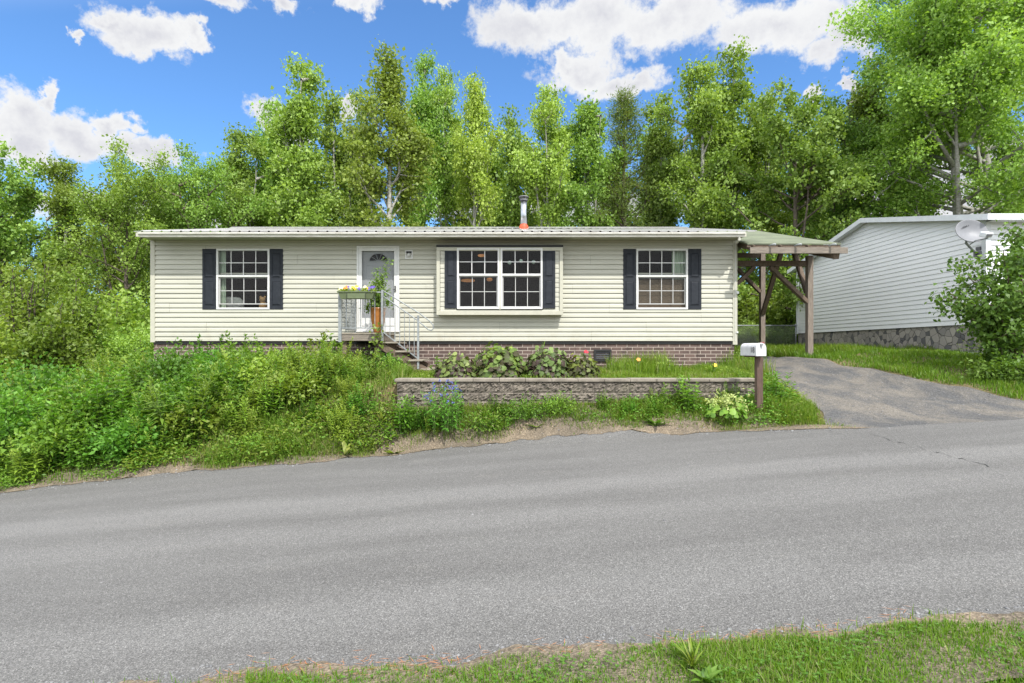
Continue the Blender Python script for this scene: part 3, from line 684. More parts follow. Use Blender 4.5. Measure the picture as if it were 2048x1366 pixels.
# things seen inside the windows
def plaque(px, py, wpx, hpx, lab, D):
    cx, cz, a, b = XW(px, D), ZW(py, D), wpx / 2 / F * D, hpx / 2 / F * D
    m2 = MB(); n = 20; pr = [(cx + a * math.cos(2*math.pi*i/n), cz + b * math.sin(2*math.pi*i/n) * (abs(math.sin(2*math.pi*i/n)) ** -.25 if abs(math.sin(2*math.pi*i/n)) > .01 else 1)) for i in range(n)]
    m2.v = [(x, D, z) for x, z in pr] + [(x, D + .02, z) for x, z in pr]; m2.f = [tuple(range(n)), tuple(range(n, 2*n))[::-1]] + [(i, n + i, n + (i+1) % n, (i+1) % n) for i in range(n)]
    r = empty('wooden_plaque', (cx, D, cz), lab, 'wall hanging', 'orange wooden plaques hanging in the bay window')
    m2.build('board', MT['plaque'], r); MB().tube([(cx, D + .01, cz + b), (cx, D + .012, cz + b + .25)], .002, 4).build('cord', MT['dark'], r)
plaque(963, 511, 15, 6, 'small pointed orange plaque hung high in the left pane group of the bay window', 13.36)
plaque(936, 561, 28, 6.5, 'long orange oval plaque hung low at the far left of the bay window', 13.36)
plaque(979, 559, 11.5, 7, 'short blunt orange plaque hung low beside the middle post of the bay window', 13.36)
for (px, py, lab) in ((1019, 525, 'bluish round glass ornament nearest the middle post of the bay window'), (1042, 522, 'greenish round glass ornament between two others in the bay window'), (1067, 524, 'grey-green round glass ornament nearest the right shutter of the bay window')):
    r = empty('glass_ornament', (XW(px, 13.33), 13.33, ZW(py, 13.33)), lab, 'ornament', 'round ornaments hung in the bay window'); c = r.location
    MB().lathe((c.x, 13.33, c.z), [(0, .012), (.035, .01), (.05, 0), (.035, -.01), (0, -.012)], 14, (0, -1, 0)).build('disc', MT['ornament'], r, True)
    MB().tube([(c.x, 13.33, c.z + .045), (c.x, 13.335, c.z + .3)], .0015, 4).build('thread', MT['dark'], r)
# pillow and plush toy behind the left window
def blob(name, c, rad, mat, parent=None, n=14):
    m2 = MB(); c = Vector(c)
    for i in range(n // 2 + 1):
        t = math.pi * i / (n // 2)
        for k in range(n):
            a = 2 * math.pi * k / n; s = math.sin(t); ca, sa = math.cos(a), math.sin(a)
            q = (abs(ca) ** 4 + abs(sa) ** 4) ** -.25 if name == 'pillow' else 1
            m2.v.append((c.x + rad[0] * s * ca * q, c.y + rad[1] * math.cos(t), c.z + rad[2] * s * sa * q))
    for i in range(n // 2):
        for k in range(n): m2.f.append((i*n + k, i*n + (k+1) % n, (i+1)*n + (k+1) % n, (i+1)*n + k))
    return m2.build(name, mat, parent, True)
p = blob('pillow', (XW(458, 13.8), 13.85, ZW(612, 13.8)), (.36, .11, .25), MT['pillow']); tag(p, 'grey pillow leaning inside the left window', 'pillow')
r = empty('plush_toy', (XW(526, 13.75), 13.75, ZW(616, 13.75)), 'brown plush toy sitting inside the left window corner', 'toy'); c = r.location
blob('body', (c.x, 13.75, c.z + .05), (.1, .09, .12), MT['toy'], r); blob('head', (c.x - .01, 13.74, c.z + .21), (.075, .07, .075), MT['toy'], r)
blob('ear', (c.x - .065, 13.75, c.z + .28), (.028, .02, .03), MT['toy'], r); blob('ear', (c.x + .05, 13.75, c.z + .28), (.028, .02, .03), MT['toy'], r)

# ------------------------------------------------------------------ porch
PY = 12.3; dz = ZW(665.5, PY); pxl, pxr = XW(677, PY), XW(767, PY)
porch = empty('front_porch', (-3.4, 12.6, 1.2), 'small weathered wooden porch with galvanised railings and steps down to the right', 'porch')
mb = MB(); y = PY
while y < FY - .06: mb.box(pxl + .01, pxr + .02, y, min(y + .135, FY - .045), dz - .032, dz); y += .141
mb.build('decking', MT['deck'], porch, bevel=.003)
fz0 = ZW(681.5, PY)
MB().box(pxl + .02, pxr + .0, PY + .012, PY + .055, fz0, dz - .034).build('front_joist', MT['wood'], porch)
for xj in (pxl + .02, pxr - .04): MB().box(xj, xj + .04, PY + .06, FY - .05, fz0, dz - .034).build('side_joist', MT['wood'], porch)
for px in (690, 760):
    x = XW(px, PY + .12); MB().box(x - .045, x + .045, PY + .08, PY + .17, .8, fz0 - .002).build('post', MT['woodb'], porch)
# railings of square tube
def rail_front(y):
    zt, zb = ZW(583, y), ZW(656, y); m2 = MB()
    m2.box(XW(684, y), XW(761.5, y), y - .016, y + .016, zt - .03, zt); m2.box(XW(684, y), XW(761.5, y), y - .012, y + .012, zb - .012, zb + .012)
    rl = m2.build('railing', MT['galv'], porch)
    x = XW(684, y) + .10
    while x < XW(757, y): MB().box(x - .007, x + .007, y - .007, y + .007, zb + .013, zt - .031).build('baluster', MT['galv'], rl); x += .108
rail_front(PY - .02)
for (px, t, b) in ((680, 579, 684), (764.5, 580, 683)):
    x = XW(px, PY - .02); MB().box(x - .035 if px < 700 else x - .025, x + .035 if px < 700 else x + .025, PY - .04, PY + .005, ZW(b, PY), ZW(t, PY)).build('rail_post', MT['galv'], porch)
# expanded-metal side panel on the left
xs_ = pxl + .06; zt, zb = ZW(585, PY), ZW(657, PY); m2 = MB().box(xs_ - .012, xs_ + .012, PY + .02, FY - .08, zt - .03, zt).box(xs_ - .012, xs_ + .012, PY + .02, FY - .08, zb - .012, zb + .012).box(xs_ - .015, xs_ + .015, FY - .08, FY - .05, fz0, zt)
sr = m2.build('side_railing', MT['galv'], porch)
y = PY + .12
while y < FY - .12: MB().box(xs_ - .006, xs_ + .006, y - .006, y + .006, zb + .013, zt - .031).build('baluster', MT['galv'], sr); y += .105
m2 = MB()
for s_ in (1, -1):
    q = -.9
    while q < 1.1:
        a0, a1 = max(0, -q), min(1, 1.0 - q)
        if a1 - a0 > .05:
            ya, yb = PY + .02 + a0 * 1.1, PY + .02 + a1 * 1.1; za, zc = zb + (q + a0) * (zt - zb), zb + (q + a1) * (zt - zb)
            if s_ < 0: za, zc = zb + zt - za, zb + zt - zc
            m2.bar((xs_ + .008 * s_, ya, za), (xs_ + .008 * s_, yb, zc), .006, .006)
        q += .095
m2.build('lattice_mesh', MT['galv'], sr)
# stairs run down along +x
gz = H(-2.2, 12.5); nst = 4; sx0 = pxr - .02; run = (XW(866, 12.4) - sx0) / 4.0; rise = (dz - ZW(737, 12.3)) / 4
for i in range(1, 5):
    x0 = sx0 + (i - 1) * run + .02; z = dz - rise * i
    MB().box(x0, x0 + run + .05, PY - .07, PY + 1.0, z - .038, z).build('tread', MT['deck'], porch, bevel=.004)
for yy in (PY - .012, PY + .96):
    q_ = [(sx0, dz - .235), (sx0, dz - .40), (sx0 + 3.7 * run, dz - 4 * rise - .22), (sx0 + 4.1 * run, dz - 4 * rise - .22), (sx0 + 4.1 * run, dz - 4 * rise - .06)]
    MB().add([(u_, yy, w_) for u_, w_ in q_] + [(u_, yy + .038, w_) for u_, w_ in q_], [(0, 1, 2, 3, 4), (9, 8, 7, 6, 5)] + [(k, 5 + k, 5 + (k + 1) % 5, (k + 1) % 5) for k in range(5)]).build('stringer', MT['woodb'], porch)
for i in range(1, 5):
    x0 = sx0 + (i - 1) * run + .03; z = dz - rise * i; MB().box(x0 + .06, x0 + .095, PY + .03, PY + .95, z - rise + .04, z - .037).build('step_block', MT['woodb'], porch)
# stair railing: pickets, lower & middle rails, looping handrail
def P(px, py, D=PY - .02): return (XW(px, D), D, ZW(py, D))
zs = lambda px, a, b: a[1] + (b[1] - a[1]) * (px - a[0]) / (b[0] - a[0])
hr = MB().tube([P(764, 580), P(800, 602.5), P(838, 626), P(858, 641), P(866, 650), P(867.5, 656), P(863, 661), P(857, 659.5), P(846, 650), P(834, 640), P(800, 616), P(766, 592)], .014, 8).build('handrail', MT['galv'], porch, True)
MB().bar(P(766, 664), P(835, 716.5), .02, .025).build('lower_rail', MT['galv'], hr)
for px in (770, 780, 790, 799.5, 809, 819, 828.5):
    a = zs(px, (766, 592), (834, 640)); b = zs(px, (766, 664), (835, 716.5)); x = XW(px, PY - .02)
    MB().box(x - .007, x + .007, PY - .027, PY - .013, ZW(b, PY - .02) + .012, ZW(a, PY - .02) - .013).build('baluster', MT['galv'], hr)
x = XW(836.5, PY - .02); MB().box(x - .022, x + .022, PY - .045, PY - .013, ZW(738, PY), ZW(631, PY)).build('rail_post', MT['galv'], porch)

# ------------------------------------------------------------------ carport
cp = empty('carport', (7, 15, 1.4), 'open timber carport with green rolled roofing beside the mobile home', 'carport')
cz0, cz1 = ZW(486.5, 12.9), ZW(461, 17.4); cs = (cz1 - cz0) / 4.5
mb = MB(); xa, xb = HX1 + .03, 7.87
for (ya, yb, za, zb) in ((12.9, 17.4, cz0, cz1), (17.4, 21.6, cz1, cz1 - cs * 4.2)):
    mb.add([(xa, ya, za), (xb, ya, za), (xb, yb, zb), (xa, yb, zb), (xa, ya, za - .03), (xb, ya, za - .03), (xb, yb, zb - .03), (xa, yb, zb - .03)], [(0,1,2,3),(7,6,5,4),(4,5,1,0),(1,5,6,2),(3,7,4,0),(2,6,7,3)])
mb.build('roof', MT['greenroof'], cp)
MB().box(xa, 7.86, 12.92, 12.96, ZW(494, 12.9), cz0 - .035).build('fascia_board', MT['woodb'], cp)
MB().box(xa, XW(1694, 12.8), 12.76, 12.80, ZW(507, 12.78), ZW(494.8, 12.78)).build('front_beam', MT['wood'], cp, bevel=.004)
roofz = lambda y: cz0 + cs * (y - 12.9) - .03
for x in (7.62, 7.76): pass
MB().bar((7.72, 12.84, ZW(513, 12.95)), (7.72, 17.4, ZW(513, 12.95) + cs * 4.5), .13, .16).build('end_rafter', MT['woodb'], cp)
for x in (5.75, 6.4, 7.05): MB().bar((x, 12.82, roofz(12.82) - .075), (x, 17.4, roofz(17.4) - .075), .045, .13).build('rafter', MT['woodb'], cp)
def post(px, D, top_z):
    x = XW(px, D); MB().box(x - .07, x + .07, D, D + .14, H(x, D) - .1, top_z).build('post', MT['woodv'], cp, bevel=.006); return x
xp1 = post(1621.5, 13.9, ZW(513, 12.95) + cs * .95 - .08); xp2 = post(1526.5, 16.7, ZW(513, 12.95) + cs * 3.75 - .08)
xp3 = post(1466, 19.8, 3.6) if False else None
MB().box(HX1 + .03, xp1 - .075, 13.93, 14.02, ZW(533, 14), ZW(522, 14)).build('cross_beam', MT['woodb'], cp)
MB().box(HX1 + .03, xp2 - .075, 16.73, 16.82, ZW(515, 16.75), ZW(506, 16.75)).build('cross_beam', MT['woodb'], cp)
def brace(a, b, wd=.09): MB().bar(a, b, .085, wd + .05, (0, 1, 0)).build('brace', MT['woodb'], cp)
def Q(px, py, D): return Vector((XW(px, D), D, ZW(py, D)))
brace(Q(1614, 604, 13.97), Q(1540, 534, 13.97)); brace(Q(1474, 568, 13.99), Q(1508, 534, 13.99))
brace(Q(1520, 584, 16.77), Q(1474, 537, 16.77)); 
m2 = MB().bar((xp1 - .02, 14.04, ZW(584, 13.9)), (7.70, 14.85, roofz(14.85) - .2), .085, .12, (1, 0, 0)); m2.build('brace', MT['woodb'], cp)
m2 = MB().bar((xp2 - .02, 16.7, ZW(628, 16.6)), (7.70, 15.3, roofz(15.3) - .2), .085, .12, (1, 0, 0)); m2.build('brace', MT['woodb'], cp)
for px in (1542, 1593, 1662):
    x = XW(px, 12.75); MB().tube([(x - .05, 12.77, ZW(492, 12.75)), (x + .01, 12.7, ZW(490, 12.75)), (x + .04, 12.62, ZW(491, 12.75))], [.012, .022, .028], 10).build('flood_lamp', MT['galv'], cp, True)

# ------------------------------------------------------------------ neighbour on the right
NX = 11.15; ND, NF = 12.7, 21.1; nb = ZW(647, 12.7); ne = 4.65; nr = 5.57; NM = (ND + NF) / 2
nh = empty('neighbour_house', (14, 16.5, 1.4), 'white sided house with shallow gable and flagstone skirting right of the driveway', 'house')
mb = MB(); n = int((nr - nb) / .125)
for i in range(n):                                            # gable wall facing -x, cut to the roof line
    a, b = nb + i * .125, nb + (i + 1) * .125
    def span(z):
        if z <= ne: return ND, NF
        t = min((z - ne) / (nr - ne), 1); return ND + (NM - ND) * t, NF - (NF - NM) * t
    (a0, a1), (b0, b1) = span(a), span(b)
    mb.add([(NX - .016, a0, a), (NX - .016, a1, a), (NX, b1, b), (NX, b0, b), (NX, a0, a), (NX, a1, a)], [(0, 3, 2, 1), (4, 0, 1, 5)])
mb.build('gable_siding', MT['nsiding'], nh)
mb = MB(); siding_panel(mb, NX, NX + 12, nb, ne, ND, course=.125); mb.build('front_siding', MT['nsiding'], nh)
MB().box(NX - .03, NX + .09, ND - .03, ND + .09, nb - .02, ne).build('corner_trim', MT['nfascia'], nh)
MB().box(NX - .03, NX + .06, NF - .06, NF + .03, nb - .02, ne).build('corner_trim', MT['nfascia'], nh)
MB().box(NX + .02, NX + .06, ND + .04, NF - .02, .9, nb - .002).box(NX + .07, NX + 12, ND + .02, ND + .06, .9, nb - .002).build('skirting', MT['flag'], nh)
MB().box(NX - .01, NX + .019, ND + .05, NF, H(11, 15) - .05, H(11, 15) + .05).build('skirting_base_trim', MT['nfascia'], nh)
oh = .3
def slab(y0, z0, y1, z1, name, mat, th, xa, xb):
    mm = MB(); mm.add([(xa, y0, z0), (xb, y0, z0), (xb, y1, z1), (xa, y1, z1), (xa, y0, z0 + th), (xb, y0, z0 + th), (xb, y1, z1 + th), (xa, y1, z1 + th)],
        [(0,3,2,1),(4,5,6,7),(0,1,5,4),(1,2,6,5),(2,3,7,6),(3,0,4,7)]); return mm.build(name, mat, nh)
sl = (nr - ne) / (NM - ND)
slab(ND - oh, ne - sl * oh + .012, NM, nr + .012, 'roof', MT['darkroof'], .05, NX - .22, NX + 12); slab(NF + oh, ne - sl * oh + .012, NM + .001, nr + .012, 'roof', MT['darkroof'], .05, NX - .22, NX + 12)
slab(ND - oh, ne - sl * oh - .03, NM, nr - .03, 'rake_board', MT['nfascia'], .14, NX - .25, NX - .222); slab(NF + oh, ne - sl * oh - .03, NM + .001, nr - .03, 'rake_board', MT['nfascia'], .14, NX - .25, NX - .222)
slab(ND - oh, ne - sl * oh - .01, NM, nr - .01, 'rake_soffit', MT['nfascia'], .02, NX - .221, NX - .018); slab(NF + oh, ne - sl * oh - .01, NM + .001, nr - .01, 'rake_soffit', MT['nfascia'], .02, NX - .221, NX - .018)
MB().box(NX - .25, NX + 12, ND - oh - .03, ND - oh - .002, ne - sl * oh - .03, ne - sl * oh + .11).build('eave_fascia', MT['nfascia'], nh)
MB().box(NX - .02, NX + 12, ND - oh, ND - .02, ne - sl * oh - .025, ne - sl * oh - .008).build('eave_soffit', MT['nfascia'], nh)
MB().box(NX + 11.9, NX + 12, ND + .1, NF, nb, ne).box(NX, NX + 12, NF - .03, NF, nb, ne).build('wall_panel', MT['nsiding'], nh)

# satellite dish on the gable wall near the front corner
dc = Vector((XW(1938, 12.55), 12.55, ZW(465, 12.55))); dn = Vector((-.10, -.95, .30)).normalized()
sd = empty('satellite_dish', (NX - .02, 12.87, ZW(508, 12.87)), 'grey round satellite dish on a bent arm fixed to the white gable corner', 'satellite dish')
u = dn.cross(Vector((0, 0, 1))).normalized(); v = u.cross(dn) * 1.0
mb = MB(); n = 36; rings = [(0, 0), (.25, .012), (.5, .045), (.75, .095), (.95, .15), (1.0, .158), (1.0, .13), (.9, .11)]
for (r_, h_) in rings:
    for k in range(n):
        a = 2 * math.pi * k / n; p = dc + (u * math.cos(a) * .34 + v * math.sin(a) * .29) * r_ + dn * (h_ * .55); mb.v.append(tuple(p))
for i in range(len(rings) - 1):
    for k in range(n): mb.f.append((i*n + k, i*n + (k+1) % n, (i+1)*n + (k+1) % n, (i+1)*n + k))
refl = mb.build('reflector', MT['dish'], sd, True)
fe = Vector((XW(1976, 12.05), 12.05, ZW(470, 12.05))); low_ = dc - v * .28 + dn * .03
MB().tube([low_ - dn * .08, low_ + dn * .1, fe - Vector((0, 0, .07))], .014, 8).build('feed_arm', MT['galv'], sd)
fd = (dc + dn * .05 - fe).normalized(); su = fd.cross(Vector((0, 0, 1))).normalized()
MB().bar(fe - fd * .03, fe + fd * .13, .19, .11).build('feed_horn', MT['nfascia'], sd, bevel=.015)
MB().bar(fe - fd * .035, fe - fd * .05, .12, .05).build('feed_cap', MT['dishdark'], sd)
mt = Vector((NX - .02, 12.87, ZW(508, 12.87)))
MB().tube([dc - dn * .03, dc - dn * .1 - Vector((0, 0, .2)), mt + Vector((-.06, 0, .0))], .026, 10).build('mast', MT['galv'], sd, True)
MB().box(mt.x - .06, mt.x, mt.y - .09, mt.y + .09, mt.z - .06, mt.z + .05).box(mt.x - .03, mt.x, mt.y - .06, mt.y + .06, mt.z + .09, mt.z + .17).build('mount_bracket', MT['dishdark'], sd)
def text_obj(name, s, size, M4, mat, parent, ext=.001):
    cu = bpy.data.curves.new(name, 'FONT'); cu.body = s; cu.size = size; cu.extrude = ext; cu.align_x = 'CENTER'; cu.align_y = 'CENTER'
    tmp = bpy.data.objects.new('tmp', cu); COL.objects.link(tmp); bpy.context.view_layer.update()
    me = bpy.data.meshes.new_from_object(tmp.evaluated_get(bpy.context.evaluated_depsgraph_get())); bpy.data.objects.remove(tmp)
    me.transform(M4); me.name = name; return link(name, me, mat, parent)
def basis(x, y, z, o): return Matrix(((x.x, y.x, z.x, o.x), (x.y, y.y, z.y, o.y), (x.z, y.z, z.z, o.z), (0, 0, 0, 1)))
MT['logo'] = surf('logo_grey', (.07, .075, .085), None, .6)
ca, sa = math.cos(R(26)), math.sin(R(26)); ux = (u * ca + v * sa); vx = (v * ca - u * sa)
rx = u if u.x > 0 else -u; ux = rx * math.cos(R(24)) + v * math.sin(R(24)); vx = v * math.cos(R(24)) - rx * math.sin(R(24))
lo = dc + v * .15 - rx * .10 + dn * .034
text_obj('dish_logo', 'dish', .14, basis(ux, vx, ux.cross(vx), lo), MT['logo'], refl, .004)
mb = MB()
for k, rr in enumerate((.05, .075)):
    mb.tube([lo + ux * (.06 + rr * math.cos(R(a))) + vx * (.02 + rr * math.sin(R(a))) + dn * .004 for a in range(0, 100, 20)], .006, 5)
mb.build('dish_logo_arc', MT['logo'], refl)

# ------------------------------------------------------------------ mailbox
MXc = XW(1517.5, 9.05)
ml = empty('mailbox', (MXc, 9.05, H(MXc, 9.05)), 'white rounded mailbox numbered 18 on a dark wooden post', 'mailbox')
zbm, ztm = ZW(711.5, 8.86), ZW(686, 8.86); rot = Matrix.Rotation(R(7), 4, 'Z'); c0 = Vector((XW(1522, 8.86), 8.86, 0))
def mbx(name, prof, y0, y1, mat, parent, smooth=False):
    m2 = MB(); m2.extrude(prof, 'y', y0, y1); m2.v = [tuple(rot @ Vector(q) + c0) for q in m2.v]; return m2.build(name, mat, parent)
hw = .083; zs_ = ztm - hw
arch = lambda g: [(-hw - g, zbm - g), (hw + g, zbm - g)] + [((hw + g) * math.cos(R(a)), zs_ + (hw + g) * math.sin(R(a))) for a in range(0, 181, 12)]
mbx('box', arch(0), .02, .48, MT['mailbox'], ml)
dl = mbx('box_door', arch(.005), -.008, .019, MT['mailbox'], ml)
m2 = MB().box(-.02, .02, -.03, -.009, ztm - .04, ztm - .012).box(-.012, .012, -.018, -.0085, ztm - .085, ztm - .041); m2.v = [tuple(rot @ Vector(q) + c0) for q in m2.v]; m2.build('door_latch', MT['galv'], dl)
m2 = MB().box(hw + .002, hw + .008, .06, .085, zs_ - .04, zs_ + .1).box(hw + .002, hw + .008, .086, .16, zs_ + .04, zs_ + .1); m2.v = [tuple(rot @ Vector(q) + c0) for q in m2.v]; m2.build('flag', MT['redflag'], ml)
m2 = MB().box(-.05, .05, .05, .42, zbm - .025, zbm - .002); m2.v = [tuple(rot @ Vector(q) + c0) for q in m2.v]; m2.build('base_board', MT['mailpost'], ml)
side_n = (rot @ Vector((-1, 0, 0))); sx = rot @ Vector((0, -1, 0)); o_ = rot @ Vector((-hw - .003, .11, zs_ - .035)) + c0
pl = MB().add([tuple(o_ + sx * a + Vector((0, 0, b)) + side_n * .0005) for a, b in ((-.075, -.06), (.075, -.06), (.075, .06), (-.075, .06))], [(0, 1, 2, 3)])
text_obj('number', '18', .13, basis(sx, Vector((0, 0, 1)), side_n, o_), MT['number'], ml, .0015)
mp = MB().box(MXc - .05, MXc + .05, 9.0, 9.1, H(MXc, 9.05) - .2, zbm - .027); mp.build('post', MT['mailpost'], ml, bevel=.004)

# ------------------------------------------------------------------ retaining wall
rw = empty('retaining_wall', (1, 9.6, .7), 'low split face block retaining wall with concrete coping below the house', 'wall')
nr_ = np.random.default_rng(3)
wz = 1.068
def split_blocks(x0, x1, yf, rows, parent):
    mbk = MB(); z = wz - .055
    for r_, hh in enumerate(rows):
        x = x0 - (.2 if r_ % 2 else 0)
        while x < x1 - .03:
            a, b = max(x, x0), min(x + .405, x1); x += .408
            if b - a < .05: continue
            nx, nz = max(4, int((b - a) / .028)), 7; base = len(mbk.v)
            for j in range(nz + 1):
                for i in range(nx + 1):
                    e = i in (0, nx) or j in (0, nz)
                    d = 0.0 if e else -abs(nr_.normal(.012, .014))
                    mbk.v.append((a + (b - a - .004) * i / nx, yf + d, z - hh + .002 + (hh - .004) * j / nz))
            for j in range(nz):
                for i in range(nx): q = base + j * (nx + 1) + i; mbk.f.append((q, q + 1, q + nx + 2, q + nx + 1))
        z -= hh
    return mbk.build('blocks', MT['block'], parent)
split_blocks(-2.02, 4.3, 9.5, (.19, .15, .15, .15, .15, .15), rw)
MB().box(-2.02, 4.29, 9.506, 9.78, .25, wz - .06).build('core', MT['coping'], rw)
x = -2.06
while x < 4.3:
    x1 = min(x + .46, 4.34); MB().box(x, x1 - .005, 9.455, 9.80, wz - .052, wz + nr_.uniform(-.003, .004)).build('coping', MT['coping'], rw, bevel=.008); x = x1

# ------------------------------------------------------------------ chain-link fence behind the carport
cf = empty('chain_link_fence', (9, 20.5, 1.5), 'grey chain link fence behind the carport in front of the woods', 'fence')
fy, fx0, fx1 = 20.9, 6.2, 11.0; ft = ZW(651, fy); fb = H(9, fy) - .05
MB().tube([(fx0, fy, ft), (fx1, fy, ft)], .022, 8).build('top_rail', MT['chain'], cf, True)
for x in (fx0, 8.0, fx1): MB().tube([(x, fy + .03, fb), (x, fy + .03, ft + .06)], .03, 8).build('post', MT['chain'], cf, True)
mb = MB(); h_ = ft - fb; q = fx0 - h_
while q < fx1:
    for s_ in (1, -1):
        a0, a1 = (max(0, fx0 - q), min(h_, fx1 - q))
        if a1 - a0 > .03:
            za, zc = (fb + a0, fb + a1) if s_ > 0 else (ft - a0, ft - a1); mb.bar((q + a0, fy + .006 * s_, za), (q + a1, fy + .006 * s_, zc), .005, .005)
    q += .085
mb.build('wire_mesh', MT['chain'], cf)

# ------------------------------------------------------------------ neighbour glimpsed on the left
lh = empty('neighbour_house', (-20, 20, .2), 'pale low house with dark eaves mostly hidden by leaves at the left edge', 'house')
lz0, lz1 = 0.0, ZW(655, 19.5)
mb = MB(); siding_panel(mb, -26, XW(95, 19.5), lz0, lz1, 19.5, course=.16); mb.build('wall_siding', MT['nsiding'], lh)
MB().box(-26, XW(95, 19.5), 19.53, 25, lz0, lz1 - .02).build('wall_panel', MT['nsiding'], lh)
MB().add([(-26, 19.0, lz1 + .2), (XW(40, 19), 19.0, lz1 + .12), (XW(100, 19), 19.0, lz1 - .12), (XW(100, 22), 22.5, lz1 + .7), (-26, 22.5, lz1 + 1.1), (-26, 19.0, lz1 + .05), (XW(40, 19), 19.0, lz1 - .05), (XW(100, 19), 19.0, lz1 - .28)], [(0, 1, 2, 3, 4), (5, 6, 1, 0), (6, 7, 2, 1)]).build('roof', MT['darkroof'], lh)
sh = empty('garden_shed', (-15.5, 18.5, 0), 'low red roofed shed glimpsed through leaves left of the mobile home', 'shed')
sx0_, sx1_ = XW(72, 18), XW(140, 18); MB().box(sx0_ + .1, sx1_ - .1, 18.2, 19.6, -.2, ZW(674, 18)).build('wall_boards', MT['woodb'], sh)
mb = MB()
for i in range(6):
    mb.bar((sx0_, 17.95 + i * .3, ZW(674, 18) + .02 + i * .05), (sx1_, 17.95 + i * .3, ZW(676, 18) + .02 + i * .05), .30, .05)
mb.build('roof', MT['redmetal'], sh)
# ------------------------------------------------------------------ leaves, grass, plants
LM = {
 'aspen': leaf_mat('aspen_leaf', [(0.13, 0.213, 0.037), (0.195, 0.307, 0.048), (0.284, 0.414, 0.075), (0.391, 0.521, 0.161)]),
 'yellow': leaf_mat('yellowish_leaf', [(0.151, 0.23, 0.035), (0.224, 0.33, 0.048), (0.314, 0.426, 0.075), (0.414, 0.515, 0.147)]),
 'maple': leaf_mat('maple_leaf', [(0.109, 0.207, 0.04), (0.17, 0.291, 0.048), (0.242, 0.376, 0.073), (0.351, 0.485, 0.136)]),
 'pine': leaf_mat('pine_needle', [(0.11, 0.165, 0.033), (0.165, 0.22, 0.05), (0.253, 0.264, 0.077)]),
 'lilac': leaf_mat('lilac_leaf', [(.06, .13, .018), (.095, .185, .024), (.14, .25, .035), (.20, .32, .06)], .35, .52),
 'weed': leaf_mat('perennial_leaf', [(0.063, 0.158, 0.02), (0.1, 0.221, 0.024), (0.147, 0.289, 0.034), (0.21, 0.357, 0.068)]),
 'weedy': leaf_mat('yellow_green_leaf', [(0.12, 0.21, 0.02), (0.18, 0.29, 0.031), (0.25, 0.36, 0.048), (0.33, 0.42, 0.119)]),
 'ivy': leaf_mat('pale_leaf', [(.11, .20, .025), (.16, .27, .035), (.22, .33, .055), (.29, .39, .10)]),
 'bronze': leaf_mat('bronze_green_leaf', [(.04, .022, .018), (.06, .055, .022), (.08, .12, .022), (.15, .20, .035), (.30, .36, .06)], .35, .5),
 'purple': leaf_mat('purple_green_leaf', [(.035, .018, .020), (.05, .03, .024), (.07, .10, .026), (.12, .17, .04), (.21, .26, .08)], .3, .5),
 'grass': leaf_mat('grass_blade', [(0.067, 0.142, 0.014), (0.104, 0.204, 0.017), (0.152, 0.257, 0.022), (0.218, 0.304, 0.042), (0.314, 0.294, 0.144)], .4, .5, 0.),
 'lawn': leaf_mat('lawn_blade', [(0.067, 0.143, 0.01), (0.105, 0.201, 0.012), (0.143, 0.251, 0.016), (0.192, 0.284, 0.031), (0.284, 0.259, 0.122)], .4, .45, 0.),
 'dry': leaf_mat('dry_grass_blade', [(.28, .23, .11), (.20, .24, .06), (.12, .21, .02), (.10, .21, .015), (.18, .29, .03)], .35, .6, 0.),
 'cream': leaf_mat('cream_flower', [(.20, .28, .06), (.40, .44, .15), (.55, .55, .24)], .3, .6),
 'needle': leaf_mat('fallen_needle', [(.38, .16, .06), (.45, .23, .09), (.30, .17, .08)], .1, .7, 0.),
 'blue': leaf_mat('blue_petal', [(.10, .11, .38), (.16, .17, .52), (.26, .26, .62)], .3, .6),
}
def petal(name, c): return surf(name, c, tuple(q * .75 for q in c), .6, scale=30)
PET = {'yellow': petal('petal_yellow', (.80, .55, .03)), 'orange': petal('petal_orange', (.80, .28, .04)), 'violet': petal('petal_violet', (.12, .07, .42)), 'cream': petal('petal_cream', (.82, .76, .45)), 'red': petal('petal_red', (.62, .03, .05)), 'brownf': petal('spent_bloom', (.16, .10, .08))}

def unit(a): return a / np.maximum(np.linalg.norm(a, axis=-1, keepdims=True), 1e-9)
def leaf_arrays(P, Dr, N, L, Wd, fold=.12, droop=.1):
    Dr = unit(Dr); S = unit(np.cross(Dr, N)); N2 = np.cross(S, Dr); L = np.broadcast_to(L, len(P))[:, None]; Wd = np.broadcast_to(Wd, len(P))[:, None]
    v0 = P; v1 = P + Dr * L * .45 + S * Wd * .5 + N2 * L * fold; v2 = P + Dr * L - N2 * L * droop; v3 = P + Dr * L * .45 - S * Wd * .5 + N2 * L * fold
    return np.stack([v0, v1, v2, v3], 1).reshape(-1, 3)
def leaf_object(name, sets, mat, parent=None):                 # sets: list of (V (4n,3), rnd (n,))
    V = np.concatenate([s[0] for s in sets]); r = np.concatenate([s[1] for s in sets]); n = len(r)
    return np_mesh(name, V, np.arange(4 * n).reshape(n, 4), mat, parent, r)
